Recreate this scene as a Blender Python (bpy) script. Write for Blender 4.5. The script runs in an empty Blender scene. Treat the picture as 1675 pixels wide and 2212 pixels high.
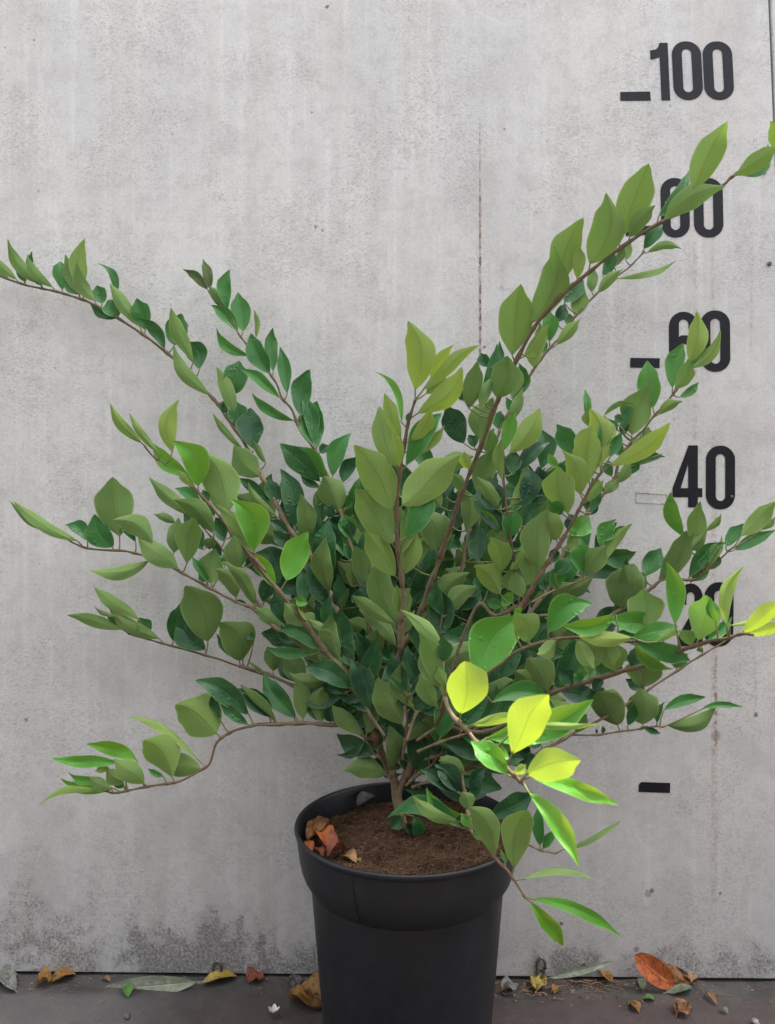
import bpy, bmesh, math, random
from mathutils import Vector, noise
R = math.radians
random.seed(7)
sc = bpy.context.scene
COL = sc.collection

# ------------------------------------------------------------------ camera, world, sun, exposure
CAM_D, CAM_H, FPX = 1.075, 0.67, 1600.0          # distance to wall, height, focal length in px of a 1675x2212 frame
cd = bpy.data.cameras.new('camera'); cam = bpy.data.objects.new('camera', cd); COL.objects.link(cam)
cam.location = (0, -CAM_D, CAM_H); cam.rotation_euler = (R(90), 0, 0)
cd.sensor_fit = 'VERTICAL'; cd.sensor_height = 24.0; cd.lens = 24.0*FPX/2212.0
cd.clip_start = 0.02; cd.clip_end = 500
cd.dof.use_dof = True; cd.dof.focus_distance = 0.93; cd.dof.aperture_fstop = 6.5
sc.camera = cam

SUN_DIR = Vector((0.60, 0.36, 2.04)).normalized()     # towards the sun: steep, behind the wall and to the right
SUN_EL = math.asin(SUN_DIR.z); SUN_AZ = math.atan2(SUN_DIR.x, SUN_DIR.y)
w = bpy.data.worlds.new('World'); sc.world = w; w.use_nodes = True
nt = w.node_tree; bg = nt.nodes['Background']
sky = nt.nodes.new('ShaderNodeTexSky'); sky.sky_type = 'NISHITA'; sky.sun_disc = False
sky.sun_elevation = SUN_EL; sky.sun_rotation = SUN_AZ; sky.dust_density = 4.0; sky.air_density = 1.0; sky.ozone_density = 0.6
bw = nt.nodes.new('ShaderNodeRGBToBW'); nt.links.new(sky.outputs[0], bw.inputs[0])      # thin bright cloud: sky colour pulled towards neutral
gc = nt.nodes.new('ShaderNodeMix'); gc.data_type = 'RGBA'; gc.blend_type = 'MULTIPLY'; gc.inputs[0].default_value = 1
nt.links.new(bw.outputs[0], gc.inputs[6]); gc.inputs[7].default_value = (1.02, 1.0, .98, 1)
mixs = nt.nodes.new('ShaderNodeMix'); mixs.data_type = 'RGBA'; mixs.inputs[0].default_value = .80
nt.links.new(sky.outputs[0], mixs.inputs[6]); nt.links.new(gc.outputs[2], mixs.inputs[7])
nt.links.new(mixs.outputs[2], bg.inputs['Color']); bg.inputs['Strength'].default_value = 0.15
sl = bpy.data.lights.new('sun', 'SUN'); so = bpy.data.objects.new('sun', sl); COL.objects.link(so)
sl.energy = 2.0; sl.angle = R(0.5); sl.color = (1, 0.95, 0.86)
so.rotation_euler = (-SUN_DIR).to_track_quat('-Z', 'Y').to_euler()
sc.view_settings.view_transform = 'Standard'; sc.view_settings.look = 'None'
sc.view_settings.exposure = 2.6; sc.view_settings.gamma = 1.0
sc.cycles.max_bounces = 8; sc.cycles.transparent_max_bounces = 8

# ------------------------------------------------------------------ picture tiles -> world
TILE = {'A': (0, 750, 1.861), 'B': (0, 1550, 1.861), 'C': (800, 1000, 1.861), 'D': (800, 1700, 1.861),
        'E': (1600, 350, 1.680), 'F': (1600, 1150, 1.680), 'G': (1400, 1900, 1.861), 'H': (900, 2500, 1.861),
        'K': (1900, 1900, 2.403), 'L': (1900, 0, 2.403), 'M': (0, 0, 1/1.5504), 'N': (100, 2200, 1.861),
        'O': (1600, 2500, 2.7917), 'Q': (1100, 2000, 2.7917), 'S': (0, 2900, 1.523), 'T': (1500, 2900, 1.527)}
def disp(tile, x, y):
    a, b, s = TILE[tile]
    return ((a+x/s)/1.5504, (b+y/s)/1.5504)
def tscale(tile): return 1.0/(TILE[tile][2]*1.5504)
def W(px, py, dep):                      # reference-frame px + distance from the wall (m) -> point
    d = CAM_D-dep
    return Vector(((px-837.5)/FPX*d, -dep, CAM_H-(py-1106)/FPX*d))
def on_z(px, py, z):                     # point at height z seen at px
    d = (CAM_H-z)/((py-1106)/FPX)
    return Vector(((px-837.5)/FPX*d, d-CAM_D, z))

# ------------------------------------------------------------------ helpers
def tag(o, label=None, cat=None, group=None, kind=None):
    if label: o['label'] = label
    if cat: o['category'] = cat
    if group: o['group'] = group
    if kind: o['kind'] = kind
    return o
def link(name, me, mat=None, parent=None, smooth=True):
    o = bpy.data.objects.new(name, me); COL.objects.link(o)
    if mat: me.materials.append(mat)
    if parent: o.parent = parent
    if smooth:
        for p in me.polygons: p.use_smooth = True
    return o
def empty(name, loc=(0, 0, 0)):
    o = bpy.data.objects.new(name, None); COL.objects.link(o); o.location = loc; o.empty_display_size = .02
    return o
def keep(parent, o):                     # parent keeping world coordinates
    o.parent = parent; o.location = Vector(o.location)-parent.location
    return o

class MB:
    def __init__(s): s.v = []; s.f = []; s.uv = []; s.c = []      # c: per vertex (age, rnd, side)
    def add(s, verts, faces, uvs=None, col=(0, 0, 0)):
        n = len(s.v); s.v += [tuple(p) for p in verts]
        s.f += [tuple(i+n for i in f) for f in faces]
        s.uv += uvs if uvs else [(0, 0)]*len(verts)
        s.c += col if isinstance(col, list) else [col]*len(verts)
    def build(s, name, mat, parent=None, smooth=True, origin=None):
        me = bpy.data.meshes.new(name)
        vs = s.v if origin is None else [(a-origin[0], b-origin[1], c-origin[2]) for a, b, c in s.v]
        me.from_pydata(vs, [], s.f)
        ul = me.uv_layers.new(name='UVMap')
        for l in me.loops: ul.data[l.index].uv = s.uv[l.vertex_index]
        at = me.color_attributes.new('leafdata', 'FLOAT_COLOR', 'POINT')
        for i, c in enumerate(s.c): at.data[i].color = (c[0], c[1], c[2], 1)
        me.update()
        o = link(name, me, mat, None, smooth)
        if origin is not None: o.location = origin
        if parent: keep(parent, o)
        return o

def tube(mb, pts, rads, sides=8, cap=True, col=(0, 0, 0)):
    n = len(pts); rings = []; vs = []; fs = []; uv = []; cc = []
    up = Vector((0.3, 1, 0.2)).normalized(); L = 0
    for i, p in enumerate(pts):
        d = (pts[min(i+1, n-1)]-pts[max(i-1, 0)]).normalized()
        a = (up-d*up.dot(d)).normalized(); b = d.cross(a)
        up = a
        if i: L += (p-pts[i-1]).length
        for k in range(sides):
            t = 2*math.pi*k/sides
            vs.append(p+(a*math.cos(t)+b*math.sin(t))*rads[i]); uv.append((k/sides, L*10))
            cc.append((i/max(1, n-1), col[1], 0))
    for i in range(n-1):
        for k in range(sides):
            fs.append((i*sides+k, i*sides+(k+1) % sides, (i+1)*sides+(k+1) % sides, (i+1)*sides+k))
    if cap:
        fs.append(tuple(range(sides))[::-1]); fs.append(tuple((n-1)*sides+k for k in range(sides)))
    mb.add(vs, fs, uv, cc)

def lathe(mb, prof, c, seg=96, wob=0.0):
    vs = []; fs = []
    for i, (r, z) in enumerate(prof):
        for k in range(seg):
            t = 2*math.pi*k/seg
            q = r*(1+wob*math.sin(2*t+z*9)+wob*.6*math.sin(5*t+1+z*20))
            vs.append(Vector((c[0]+q*math.cos(t), c[1]+q*math.sin(t), c[2]+z)))
    for i in range(len(prof)-1):
        for k in range(seg):
            fs.append((i*seg+k, i*seg+(k+1) % seg, (i+1)*seg+(k+1) % seg, (i+1)*seg+k))
    mb.add(vs, fs)

# ------------------------------------------------------------------ material helpers
class NT:
    def __init__(s, name):
        s.m = bpy.data.materials.new(name); s.m.use_nodes = True; s.t = s.m.node_tree
        s.b = s.t.nodes['Principled BSDF']; s.out = s.t.nodes['Material Output']
    def n(s, typ, **kw):
        x = s.t.nodes.new('ShaderNode'+typ)
        for k, v in kw.items():
            if k.startswith('i_'):
                key = k[2:]; key = int(key) if key.isdigit() else key.replace('_', ' ')
                s.set(x.inputs[key], v)
            else: setattr(x, k, v)
        return x
    def set(s, inp, v):
        if isinstance(v, bpy.types.NodeSocket): s.t.links.new(v, inp)
        else: inp.default_value = v
    def math(s, op, a, b=None, c=None, clamp=False):
        x = s.n('Math', operation=op, use_clamp=clamp)
        s.set(x.inputs[0], a)
        if b is not None: s.set(x.inputs[1], b)
        if c is not None: s.set(x.inputs[2], c)
        return x.outputs[0]
    def mix(s, f, a, b, mode='MIX'):
        x = s.n('Mix', data_type='RGBA', blend_type=mode)
        s.set(x.inputs[0], f); s.set(x.inputs[6], a); s.set(x.inputs[7], b)
        return x.outputs[2]
    def noise(s, vec, scale, detail=4, rough=.55, dist=0):
        x = s.n('TexNoise'); s.set(x.inputs['Vector'], vec)
        x.inputs['Scale'].default_value = scale; x.inputs['Detail'].default_value = detail
        x.inputs['Roughness'].default_value = rough; x.inputs['Distortion'].default_value = dist
        return x.outputs['Fac']
    def ramp(s, f, lo, hi, a=0., b=1.):
        x = s.n('MapRange', interpolation_type='SMOOTHSTEP'); s.set(x.inputs[0], f)
        for k, v in enumerate((lo, hi, a, b)): s.set(x.inputs[k+1], v)
        return x.outputs[0]
    def scale(s, vec, sc3):
        x = s.n('Mapping'); s.set(x.inputs[0], vec); x.inputs['Scale'].default_value = sc3
        return x.outputs[0]
    def bump(s, h, strength, dist, nrm=None):
        x = s.n('Bump'); x.inputs['Strength'].default_value = strength; x.inputs['Distance'].default_value = dist
        s.set(x.inputs['Height'], h)
        if nrm is not None: s.set(x.inputs['Normal'], nrm)
        return x.outputs[0]
def rgb(r, g, b): return (r, g, b, 1)

def mat_wall():
    m = NT('weathered_panel'); g = m.n('NewGeometry').outputs['Position']
    sp = m.n('SeparateXYZ'); m.set(sp.inputs[0], g); X, Z = sp.outputs[0], sp.outputs[2]
    big = m.noise(g, 2.6, 5); med = m.noise(g, 11, 5); fine = m.noise(g, 160, 3, .6)
    strk = m.noise(m.scale(g, (60, 1, 2.2)), 1.0, 5, .6)
    strk2 = m.noise(m.scale(g, (14, 1, .9)), 1.0, 4, .5)
    c = m.mix(m.ramp(big, .35, .65), rgb(.592, .588, .560), rgb(.530, .526, .508))
    c = m.mix(m.ramp(strk2, .46, .66, 0, .6), c, rgb(.52, .495, .46))
    c = m.mix(m.ramp(strk, .48, .70, 0, .5), c, rgb(.66, .655, .64))
    c = m.mix(m.ramp(med, .45, .72, 0, .42), c, rgb(.40, .385, .375))
    c = m.mix(m.ramp(m.noise(g, 38, 6, .8), .46, .62, 0, .34), c, rgb(.37, .355, .34))
    # fine dark scuffs / fibres
    v1 = m.noise(m.scale(g, (210, 210, 420)), 1.0, 3, .65, 1.2)
    dens = m.noise(g, 7, 4, .6)
    sp1 = m.math('MULTIPLY', m.ramp(v1, .50, .62), m.ramp(dens, .42, .60, .10, .95))
    c = m.mix(m.math('MULTIPLY', sp1, .55), c, rgb(.24, .225, .21))
    v2 = m.noise(m.scale(g, (420, 420, 150)), 1.0, 2, .6, .8)
    c = m.mix(m.ramp(m.noise(g, 300, 3, .8), .42, .66, 0, .24), c, rgb(.3, .29, .28))
    c = m.mix(m.math('MULTIPLY', m.ramp(v2, .64, .72), .4), c, rgb(.22, .2, .18))
    pt = m.n('TexVoronoi', feature='F1'); m.set(pt.inputs['Vector'], g); pt.inputs['Scale'].default_value = 34
    dot = m.math('MULTIPLY', m.ramp(pt.outputs['Distance'], .035, .075, 1, 0), m.ramp(m.noise(g, 23, 2), .56, .6))
    c = m.mix(m.math('MULTIPLY', dot, .75), c, rgb(.1, .09, .08))
    # pale scratches
    ws = m.n('TexWave', wave_type='BANDS', bands_direction='DIAGONAL'); m.set(ws.inputs['Vector'], g)
    ws.inputs['Scale'].default_value = 2.3; ws.inputs['Distortion'].default_value = 22; ws.inputs['Detail'].default_value = 2; ws.inputs['Detail Scale'].default_value = .6
    scr = m.math('MULTIPLY', m.ramp(ws.outputs['Fac'], .9985, .99995), m.ramp(m.noise(g, 9, 2), .60, .70, 0, .2))
    c = m.mix(scr, c, rgb(.76, .755, .74))
    # dirt creeping up from the ground
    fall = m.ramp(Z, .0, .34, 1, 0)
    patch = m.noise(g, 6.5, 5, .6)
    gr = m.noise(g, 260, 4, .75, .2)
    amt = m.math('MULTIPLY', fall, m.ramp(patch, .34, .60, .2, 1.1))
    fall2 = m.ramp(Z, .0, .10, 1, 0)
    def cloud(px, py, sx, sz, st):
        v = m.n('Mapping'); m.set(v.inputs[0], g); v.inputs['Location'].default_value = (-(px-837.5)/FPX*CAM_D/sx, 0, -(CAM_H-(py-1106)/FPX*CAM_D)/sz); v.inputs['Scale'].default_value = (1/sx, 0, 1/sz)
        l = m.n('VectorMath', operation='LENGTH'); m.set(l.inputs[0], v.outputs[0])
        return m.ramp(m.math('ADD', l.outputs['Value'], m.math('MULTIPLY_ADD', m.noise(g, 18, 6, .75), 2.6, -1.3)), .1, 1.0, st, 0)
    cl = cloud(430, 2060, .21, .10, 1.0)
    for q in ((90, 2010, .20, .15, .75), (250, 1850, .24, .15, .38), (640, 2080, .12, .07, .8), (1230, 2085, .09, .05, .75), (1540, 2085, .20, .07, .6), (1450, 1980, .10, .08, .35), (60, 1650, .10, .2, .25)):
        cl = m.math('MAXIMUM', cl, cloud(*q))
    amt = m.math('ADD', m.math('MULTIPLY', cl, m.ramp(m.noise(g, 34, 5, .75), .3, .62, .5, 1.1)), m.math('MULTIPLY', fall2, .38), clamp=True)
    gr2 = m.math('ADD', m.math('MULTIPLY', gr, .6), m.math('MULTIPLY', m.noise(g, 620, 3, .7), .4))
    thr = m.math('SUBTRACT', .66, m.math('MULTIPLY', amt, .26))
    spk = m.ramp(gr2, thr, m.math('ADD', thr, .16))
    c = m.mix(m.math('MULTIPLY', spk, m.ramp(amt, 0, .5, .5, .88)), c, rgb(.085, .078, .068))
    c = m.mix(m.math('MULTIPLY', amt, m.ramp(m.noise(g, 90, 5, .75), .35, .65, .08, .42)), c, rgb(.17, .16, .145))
    low = m.ramp(Z, .0, .75, .16, 0)  # separate smooth blend to a cooler grey towards the bottom
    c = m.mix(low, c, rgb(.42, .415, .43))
    # drip stains: x, z top, z bottom, width, colour, strength
    def streak(c, x0, z1, z0, wd, col, st, wig=.002, nsc=120, lo=.45, hi=.6):
        dx = m.math('SUBTRACT', X, m.math('MULTIPLY_ADD', m.noise(m.scale(g, (1, 1, 9)), 1, 2), wig, x0-wig/2))
        k = m.ramp(m.math('ABSOLUTE', dx), wd*.3, wd, 1, 0)
        k = m.math('MULTIPLY', k, m.math('MULTIPLY', m.ramp(Z, z0, z0+.012), m.ramp(Z, z1-.05, z1, 1, 0)))
        k = m.math('MULTIPLY', k, m.ramp(m.noise(g, nsc, 3, .7), lo, hi, .15, 1))
        return m.mix(m.math('MULTIPLY', k, st), c, col)
    def wx(px): return (px-837.5)/FPX*CAM_D
    def wz(py): return CAM_H-(py-1106)/FPX*CAM_D
    rust = rgb(.33, .235, .165); dk = rgb(.07, .05, .04)
    c = streak(c, wx(1037), wz(235), wz(790), .0015, rgb(.2, .16, .13), .8, .001, 130, .40, .60)
    c = streak(c, wx(1037.5), wz(380), wz(775), .0024, dk, .95, .001, 75, .50, .56)
    c = streak(c, wx(1037), wz(390), wz(790), .0045, rust, .5)
    c = streak(c, wx(1085), wz(545), wz(645), .004, rust, .5)
    c = streak(c, wx(1543), wz(900), wz(1960), .0065, rust, .5, .004)
    c = streak(c, wx(1546), wz(1380), wz(1640), .0035, rgb(.17, .12, .09), .75, .004)
    c = streak(c, wx(1502), wz(500), wz(960), .005, rust, .42, .004)
    c = streak(c, wx(1540), wz(470), wz(800), .004, rust, .38)
    c = streak(c, wx(1623), wz(560), wz(760), .003, rgb(.25, .22, .19), .4)
    c = streak(c, wx(1632), wz(1400), wz(1545), .003, rgb(.25, .2, .17), .35)
    c = streak(c, wx(1190), wz(100), wz(520), .006, rgb(.45, .4, .34), .35, .004)
    c = streak(c, wx(88), wz(0), wz(125), .0022, rgb(.3, .28, .25), .45)
    c = streak(c, wx(362), wz(0), wz(30), .0022, rgb(.3, .28, .25), .5)
    c = streak(c, wx(38), wz(560), wz(680), .0022, rgb(.3, .28, .25), .4)
    def blob(c, px, py, r, st, col=dk):
        d = m.n('VectorMath', operation='DISTANCE'); m.set(d.inputs[0], g); d.inputs[1].default_value = (wx(px), 0, wz(py))
        k = m.ramp(m.math('ADD', d.outputs['Value'], m.math('MULTIPLY_ADD', m.noise(g, 240, 2), .006, -.003)), r*.55, r, 1, 0)
        return m.mix(m.math('MULTIPLY', k, st), c, col)
    for a in ((707, 15, .0035, .8), (683, 490, .0035, .6), (697, 498, .003, .5), (1046, 750, .0032, .7), (1036, 786, .004, .6), (1633, 1544, .0045, .7),
              (1546, 1590, .009, .45, rgb(.2, .12, .09)), (1400, 1930, .007, .4), (1409, 1924, .004, .7), (1375, 2050, .005, .5), (1213, 1995, .0035, .8), (1200, 2030, .0035, .8), (395, 1640, .0035, .6), (57, 1555, .0035, .6), (1556, 1930, .003, .6), (1530, 770, .004, .4)):
        c = blob(c, *a)
    m.set(m.b.inputs['Base Color'], c)
    m.b.inputs['Roughness'].default_value = .82; m.b.inputs['Specular IOR Level'].default_value = .25
    h = m.math('ADD', m.math('MULTIPLY', fine, .35), m.math('SUBTRACT', m.math('MULTIPLY', med, .6), m.math('MULTIPLY', spk, .5)))
    m.set(m.b.inputs['Normal'], m.bump(h, .35, .0015))
    return m.m

def mat_ground():
    m = NT('grimy_paving'); g = m.n('NewGeometry').outputs['Position']
    a = m.noise(g, 3.2, 4); b = m.noise(g, 22, 6, .65); f = m.noise(g, 330, 3, .7)
    sp = m.n('SeparateXYZ'); m.set(sp.inputs[0], g)
    c = m.mix(m.ramp(b, .35, .7), rgb(.036, .034, .032), rgb(.072, .067, .062))
    red = m.math('MULTIPLY', m.ramp(m.math('ADD', sp.outputs[0], m.math('MULTIPLY', a, .2)), -.22, -.12), m.ramp(sp.outputs[1], -.055, -.03, 1, 0))
    c = m.mix(m.math('MULTIPLY', red, .55), c, rgb(.062, .038, .036))
    gy = m.math('MULTIPLY', m.ramp(sp.outputs[0], -.25, -.4), m.ramp(sp.outputs[1], -.055, -.03, 1, 0))
    c = m.mix(m.math('MULTIPLY', gy, .5), c, rgb(.13, .125, .12))
    c = m.mix(m.ramp(f, .58, .75, 0, .7), c, rgb(.028, .024, .022))
    c = m.mix(m.ramp(m.noise(g, 260, 2, .5), .70, .76, 0, .6), c, rgb(.26, .24, .22))
    m.set(m.b.inputs['Base Color'], c); m.b.inputs['Roughness'].default_value = .8
    m.set(m.b.inputs['Normal'], m.bump(m.math('ADD', b, m.math('MULTIPLY', f, .4)), .7, .004))
    return m.m

def mat_plain(name, col, rough=.5, nsc=40, var=.25, bump=.2, bd=.001, metal=0):
    m = NT(name); tc = m.n('TexCoord').outputs['Object']
    n = m.noise(tc, nsc, 4); dark = tuple(x*(1-var) for x in col); lite = tuple(x*(1+var) for x in col)
    m.set(m.b.inputs['Base Color'], m.mix(m.ramp(n, .35, .65), rgb(*dark), rgb(*lite)))
    m.b.inputs['Roughness'].default_value = rough; m.b.inputs['Metallic'].default_value = metal
    m.set(m.b.inputs['Normal'], m.bump(m.noise(tc, nsc*5, 3), bump, bd))
    return m.m

def mat_vinyl():
    m = NT('black_vinyl'); g = m.n('NewGeometry').outputs['Position']
    c = m.mix(m.ramp(m.noise(g, 30, 4), .3, .7), rgb(.005, .0055, .009), rgb(.009, .0095, .014))
    chip = m.math('MULTIPLY', m.ramp(m.noise(m.scale(g, (170, 100, 90)), 1, 3, .6), .70, .72), m.ramp(m.noise(g, 24, 2), .54, .58))
    c = m.mix(m.math('MULTIPLY', chip, .85), c, rgb(.45, .44, .43))
    m.set(m.b.inputs['Base Color'], c); m.b.inputs['Roughness'].default_value = .55; m.b.inputs['Specular IOR Level'].default_value = .25
    m.set(m.b.inputs['Normal'], m.bump(m.noise(g, 70, 3), .15, .001))
    return m.m

def mat_pot():
    m = NT('black_plastic'); g = m.n('NewGeometry').outputs['Position']
    sp = m.n('SeparateXYZ'); m.set(sp.inputs[0], g)
    n = m.noise(g, 26, 5, .6); f = m.noise(g, 420, 2, .6)
    c = m.mix(m.ramp(n, .35, .7), rgb(.0055, .0070, .0092), rgb(.0088, .0108, .0140))
    dust = m.math('MULTIPLY', m.ramp(m.noise(m.scale(g, (30, 30, 8)), 1, 5, .65), .5, .8), .5)
    c = m.mix(dust, c, rgb(.021, .020, .0195))
    c = m.mix(m.math('MULTIPLY', m.ramp(f, .70, .78), .25), c, rgb(.12, .115, .11))
    m.set(m.b.inputs['Base Color'], c); m.b.inputs['Roughness'].default_value = .46
    m.b.inputs['Specular IOR Level'].default_value = .42
    h = m.math('ADD', m.math('MULTIPLY', f, .12), m.noise(m.scale(g, (9, 9, 4)), 1, 3))
    m.set(m.b.inputs['Normal'], m.bump(h, .35, .004))
    return m.m

def mat_soil():
    m = NT('coir_soil'); g = m.n('NewGeometry').outputs['Position']
    n = m.noise(g, 22, 6, .75); f = m.noise(g, 330, 4, .75, .6)
    c = m.mix(m.ramp(n, .42, .58), rgb(.055, .028, .016), rgb(.145, .080, .044))
    c = m.mix(m.ramp(f, .45, .62, 0, .8), c, rgb(.012, .007, .005))
    c = m.mix(m.ramp(m.noise(g, 700, 2), .64, .7, 0, .5), c, rgb(.18, .12, .075))
    m.set(m.b.inputs['Base Color'], c); m.b.inputs['Roughness'].default_value = .95
    m.b.inputs['Specular IOR Level'].default_value = .1
    m.set(m.b.inputs['Normal'], m.bump(f, 1, .006))
    return m.m
def mat_fibre():
    m = NT('coir_fibre'); a = m.n('Attribute', attribute_name='leafdata')
    s = m.n('SeparateColor'); m.set(s.inputs[0], a.outputs['Color'])
    m.set(m.b.inputs['Base Color'], m.mix(s.outputs[1], rgb(.055, .028, .015), rgb(.29, .17, .095)))
    m.b.inputs['Roughness'].default_value = .8
    return m.m

def mat_leaf():
    m = NT('leaf'); a = m.n('Attribute', attribute_name='leafdata')
    s = m.n('SeparateColor'); m.set(s.inputs[0], a.outputs['Color']); age, rnd, red = s.outputs
    uv = m.n('UVMap').outputs[0]; su = m.n('SeparateXYZ'); m.set(su.inputs[0], uv); U, V = su.outputs[0], su.outputs[1]
    g = m.n('NewGeometry'); pos = g.outputs['Position']; back = g.outputs['Backfacing']
    av = m.math('ABSOLUTE', V)
    rib = m.ramp(av, .018, .06, 1, 0)
    q = m.math('SUBTRACT', m.math('MULTIPLY', U, 9.0), m.math('MULTIPLY', av, 2.6))
    q = m.math('ADD', q, m.math('MULTIPLY', rnd, 1.7))
    fr = m.math('ABSOLUTE', m.math('SUBTRACT', m.math('FRACT', q), .5))
    side = m.math('MULTIPLY', m.ramp(fr, .0, .07, 1, 0), m.ramp(av, .75, .95, 1, 0))
    vein = m.math('MAXIMUM', rib, m.math('MULTIPLY', side, .35))
    edge = m.ramp(av, .88, .97)
    def tri(c0, c1, c2):
        x = m.n('ValToRGB'); m.set(x.inputs[0], age); e = x.color_ramp.elements
        e[0].position = 0; e[0].color = rgb(*c0); e[1].position = 1; e[1].color = rgb(*c2)
        k = e.new(.5); k.color = rgb(*c1); return x.outputs[0]
    top = tri((.0055, .036, .018), (.026, .150, .026), (.090, .33, .016))
    und = tri((.076, .140, .048), (.158, .264, .084), (.27, .39, .10))
    top = m.mix(red, top, rgb(.055, .06, .018)); und = m.mix(red, und, rgb(.11, .11, .035))
    mot = m.noise(pos, 60, 4, .6)
    top = m.mix(m.ramp(mot, .3, .7, 0, .45), top, m.mix(.5, top, rgb(.09, .26, .05)))
    und = m.mix(m.ramp(mot, .35, .7, 0, .55), und, m.mix(.5, und, rgb(.23, .27, .06)))
    top = m.mix(m.math('MULTIPLY', vein, m.math('MULTIPLY_ADD', age, .35, .14)), top, rgb(.16, .32, .10))
    und = m.mix(m.math('MULTIPLY', rib, .22), und, rgb(.10, .15, .035))
    und = m.mix(m.math('MULTIPLY', side, .34), und, rgb(.11, .16, .05))
    top = m.mix(m.math('MULTIPLY', edge, m.math('MULTIPLY_ADD', age, .6, .12)), top, rgb(.28, .42, .14))
    und = m.mix(m.math('MULTIPLY', edge, .45), und, rgb(.34, .44, .16))
    spt = m.math('MULTIPLY', m.ramp(m.noise(pos, 520, 1), .76, .80), .6)
    top = m.mix(spt, top, rgb(.05, .03, .015)); und = m.mix(spt, und, rgb(.07, .05, .02))
    c = m.mix(back, top, und)
    m.set(m.b.inputs['Base Color'], c)
    m.set(m.b.inputs['Roughness'], m.math('ADD', m.math('MULTIPLY', back, .2), .36))
    m.set(m.b.inputs['Specular IOR Level'], m.math('SUBTRACT', .32, m.math('MULTIPLY', back, .14)))
    # droplets and blistered surface on the upper side, raised veins below
    vd = m.n('TexVoronoi', feature='F1'); m.set(vd.inputs['Vector'], pos); vd.inputs['Scale'].default_value = 150
    drop = m.math('MULTIPLY', m.ramp(vd.outputs['Distance'], .12, .42, 1, 0), m.ramp(m.noise(pos, 55, 2), .56, .60))
    drop = m.math('MULTIPLY', drop, m.math('SUBTRACT', 1, back))
    h = m.math('ADD', m.math('MULTIPLY', m.noise(pos, 95, 3), .5), m.math('MULTIPLY', drop, 1.1))
    h = m.math('SUBTRACT', h, m.math('MULTIPLY', vein, .8))
    m.set(m.b.inputs['Normal'], m.bump(h, .55, .0011))
    tr = m.n('BsdfTranslucent')
    tc = tri((.02, .08, .015), (.11, .28, .04), (.44, .56, .035)); m.set(tr.inputs['Color'], m.mix(m.math('MULTIPLY', vein, .35), tc, rgb(.10, .2, .01)))
    mx = m.n('MixShader'); m.set(mx.inputs[0], m.math('MULTIPLY_ADD', age, .32, .10))
    m.t.links.new(m.b.outputs[0], mx.inputs[1]); m.t.links.new(tr.outputs[0], mx.inputs[2]); m.t.links.new(mx.outputs[0], m.out.inputs[0])
    return m.m

def mat_wood():
    m = NT('twig_bark'); a = m.n('Attribute', attribute_name='leafdata')
    s = m.n('SeparateColor'); m.set(s.inputs[0], a.outputs['Color']); t, k, z = s.outputs
    g = m.n('NewGeometry').outputs['Position']
    n = m.noise(g, 120, 4, .6)
    old = m.mix(k, rgb(.105, .078, .042), rgb(.22, .175, .105))
    c = m.mix(m.ramp(t, .15, .75), old, rgb(.115, .068, .028))
    c = m.mix(m.ramp(t, .9, 1), c, rgb(.075, .055, .025))
    c = m.mix(m.ramp(n, .4, .7, 0, .5), c, rgb(.030, .018, .009))
    v = m.n('TexVoronoi'); m.set(v.inputs['Vector'], m.scale(g, (420, 420, 300))); v.inputs['Scale'].default_value = 1
    len_ = m.ramp(v.outputs['Distance'], .15, .3, 1, 0)
    c = m.mix(m.math('MULTIPLY', len_, .55), c, rgb(.26, .18, .09))
    m.set(m.b.inputs['Base Color'], c); m.b.inputs['Roughness'].default_value = .62
    m.set(m.b.inputs['Normal'], m.bump(m.math('ADD', n, m.math('MULTIPLY', len_, .6)), .7, .0008))
    return m.m
def mat_petiole():
    m = NT('petiole'); m.b.inputs['Base Color'].default_value = rgb(.13, .13, .045)
    g = m.n('NewGeometry').outputs['Position']
    m.set(m.b.inputs['Base Color'], m.mix(m.noise(g, 45, 2), rgb(.09, .055, .03), rgb(.19, .24, .07)))
    m.b.inputs['Roughness'].default_value = .5
    return m.m
def mat_dead(name, c0, c1, c2=None, tr=.2):
    m = NT(name); g = m.n('NewGeometry').outputs['Position']
    uv = m.n('UVMap').outputs[0]; su = m.n('SeparateXYZ'); m.set(su.inputs[0], uv); U, V = su.outputs[0], su.outputs[1]
    av = m.math('ABSOLUTE', V); rib = m.ramp(av, .02, .08, 1, 0)
    q = m.math('SUBTRACT', m.math('MULTIPLY', U, 8.0), m.math('MULTIPLY', av, 2.2))
    fr = m.math('ABSOLUTE', m.math('SUBTRACT', m.math('FRACT', q), .5))
    vein = m.math('MAXIMUM', rib, m.ramp(fr, 0, .08, .5, 0))
    c = m.mix(m.ramp(m.noise(g, 70, 4), .38, .62), rgb(*c0), rgb(*c1))
    if c2: c = m.mix(m.ramp(m.noise(g, 150, 3), .55, .66), c, rgb(*c2))
    c = m.mix(m.math('MULTIPLY', vein, .35), c, rgb(*[min(1, x*1.7+.02) for x in c1]))
    m.set(m.b.inputs['Base Color'], c); m.b.inputs['Roughness'].default_value = .6
    m.set(m.b.inputs['Normal'], m.bump(m.math('SUBTRACT', m.noise(g, 220, 3), vein), .6, .0012))
    t = m.n('BsdfTranslucent'); m.set(t.inputs['Color'], c); mx = m.n('MixShader'); mx.inputs[0].default_value = tr
    m.t.links.new(m.b.outputs[0], mx.inputs[1]); m.t.links.new(t.outputs[0], mx.inputs[2]); m.t.links.new(mx.outputs[0], m.out.inputs[0])
    return m.m

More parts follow.
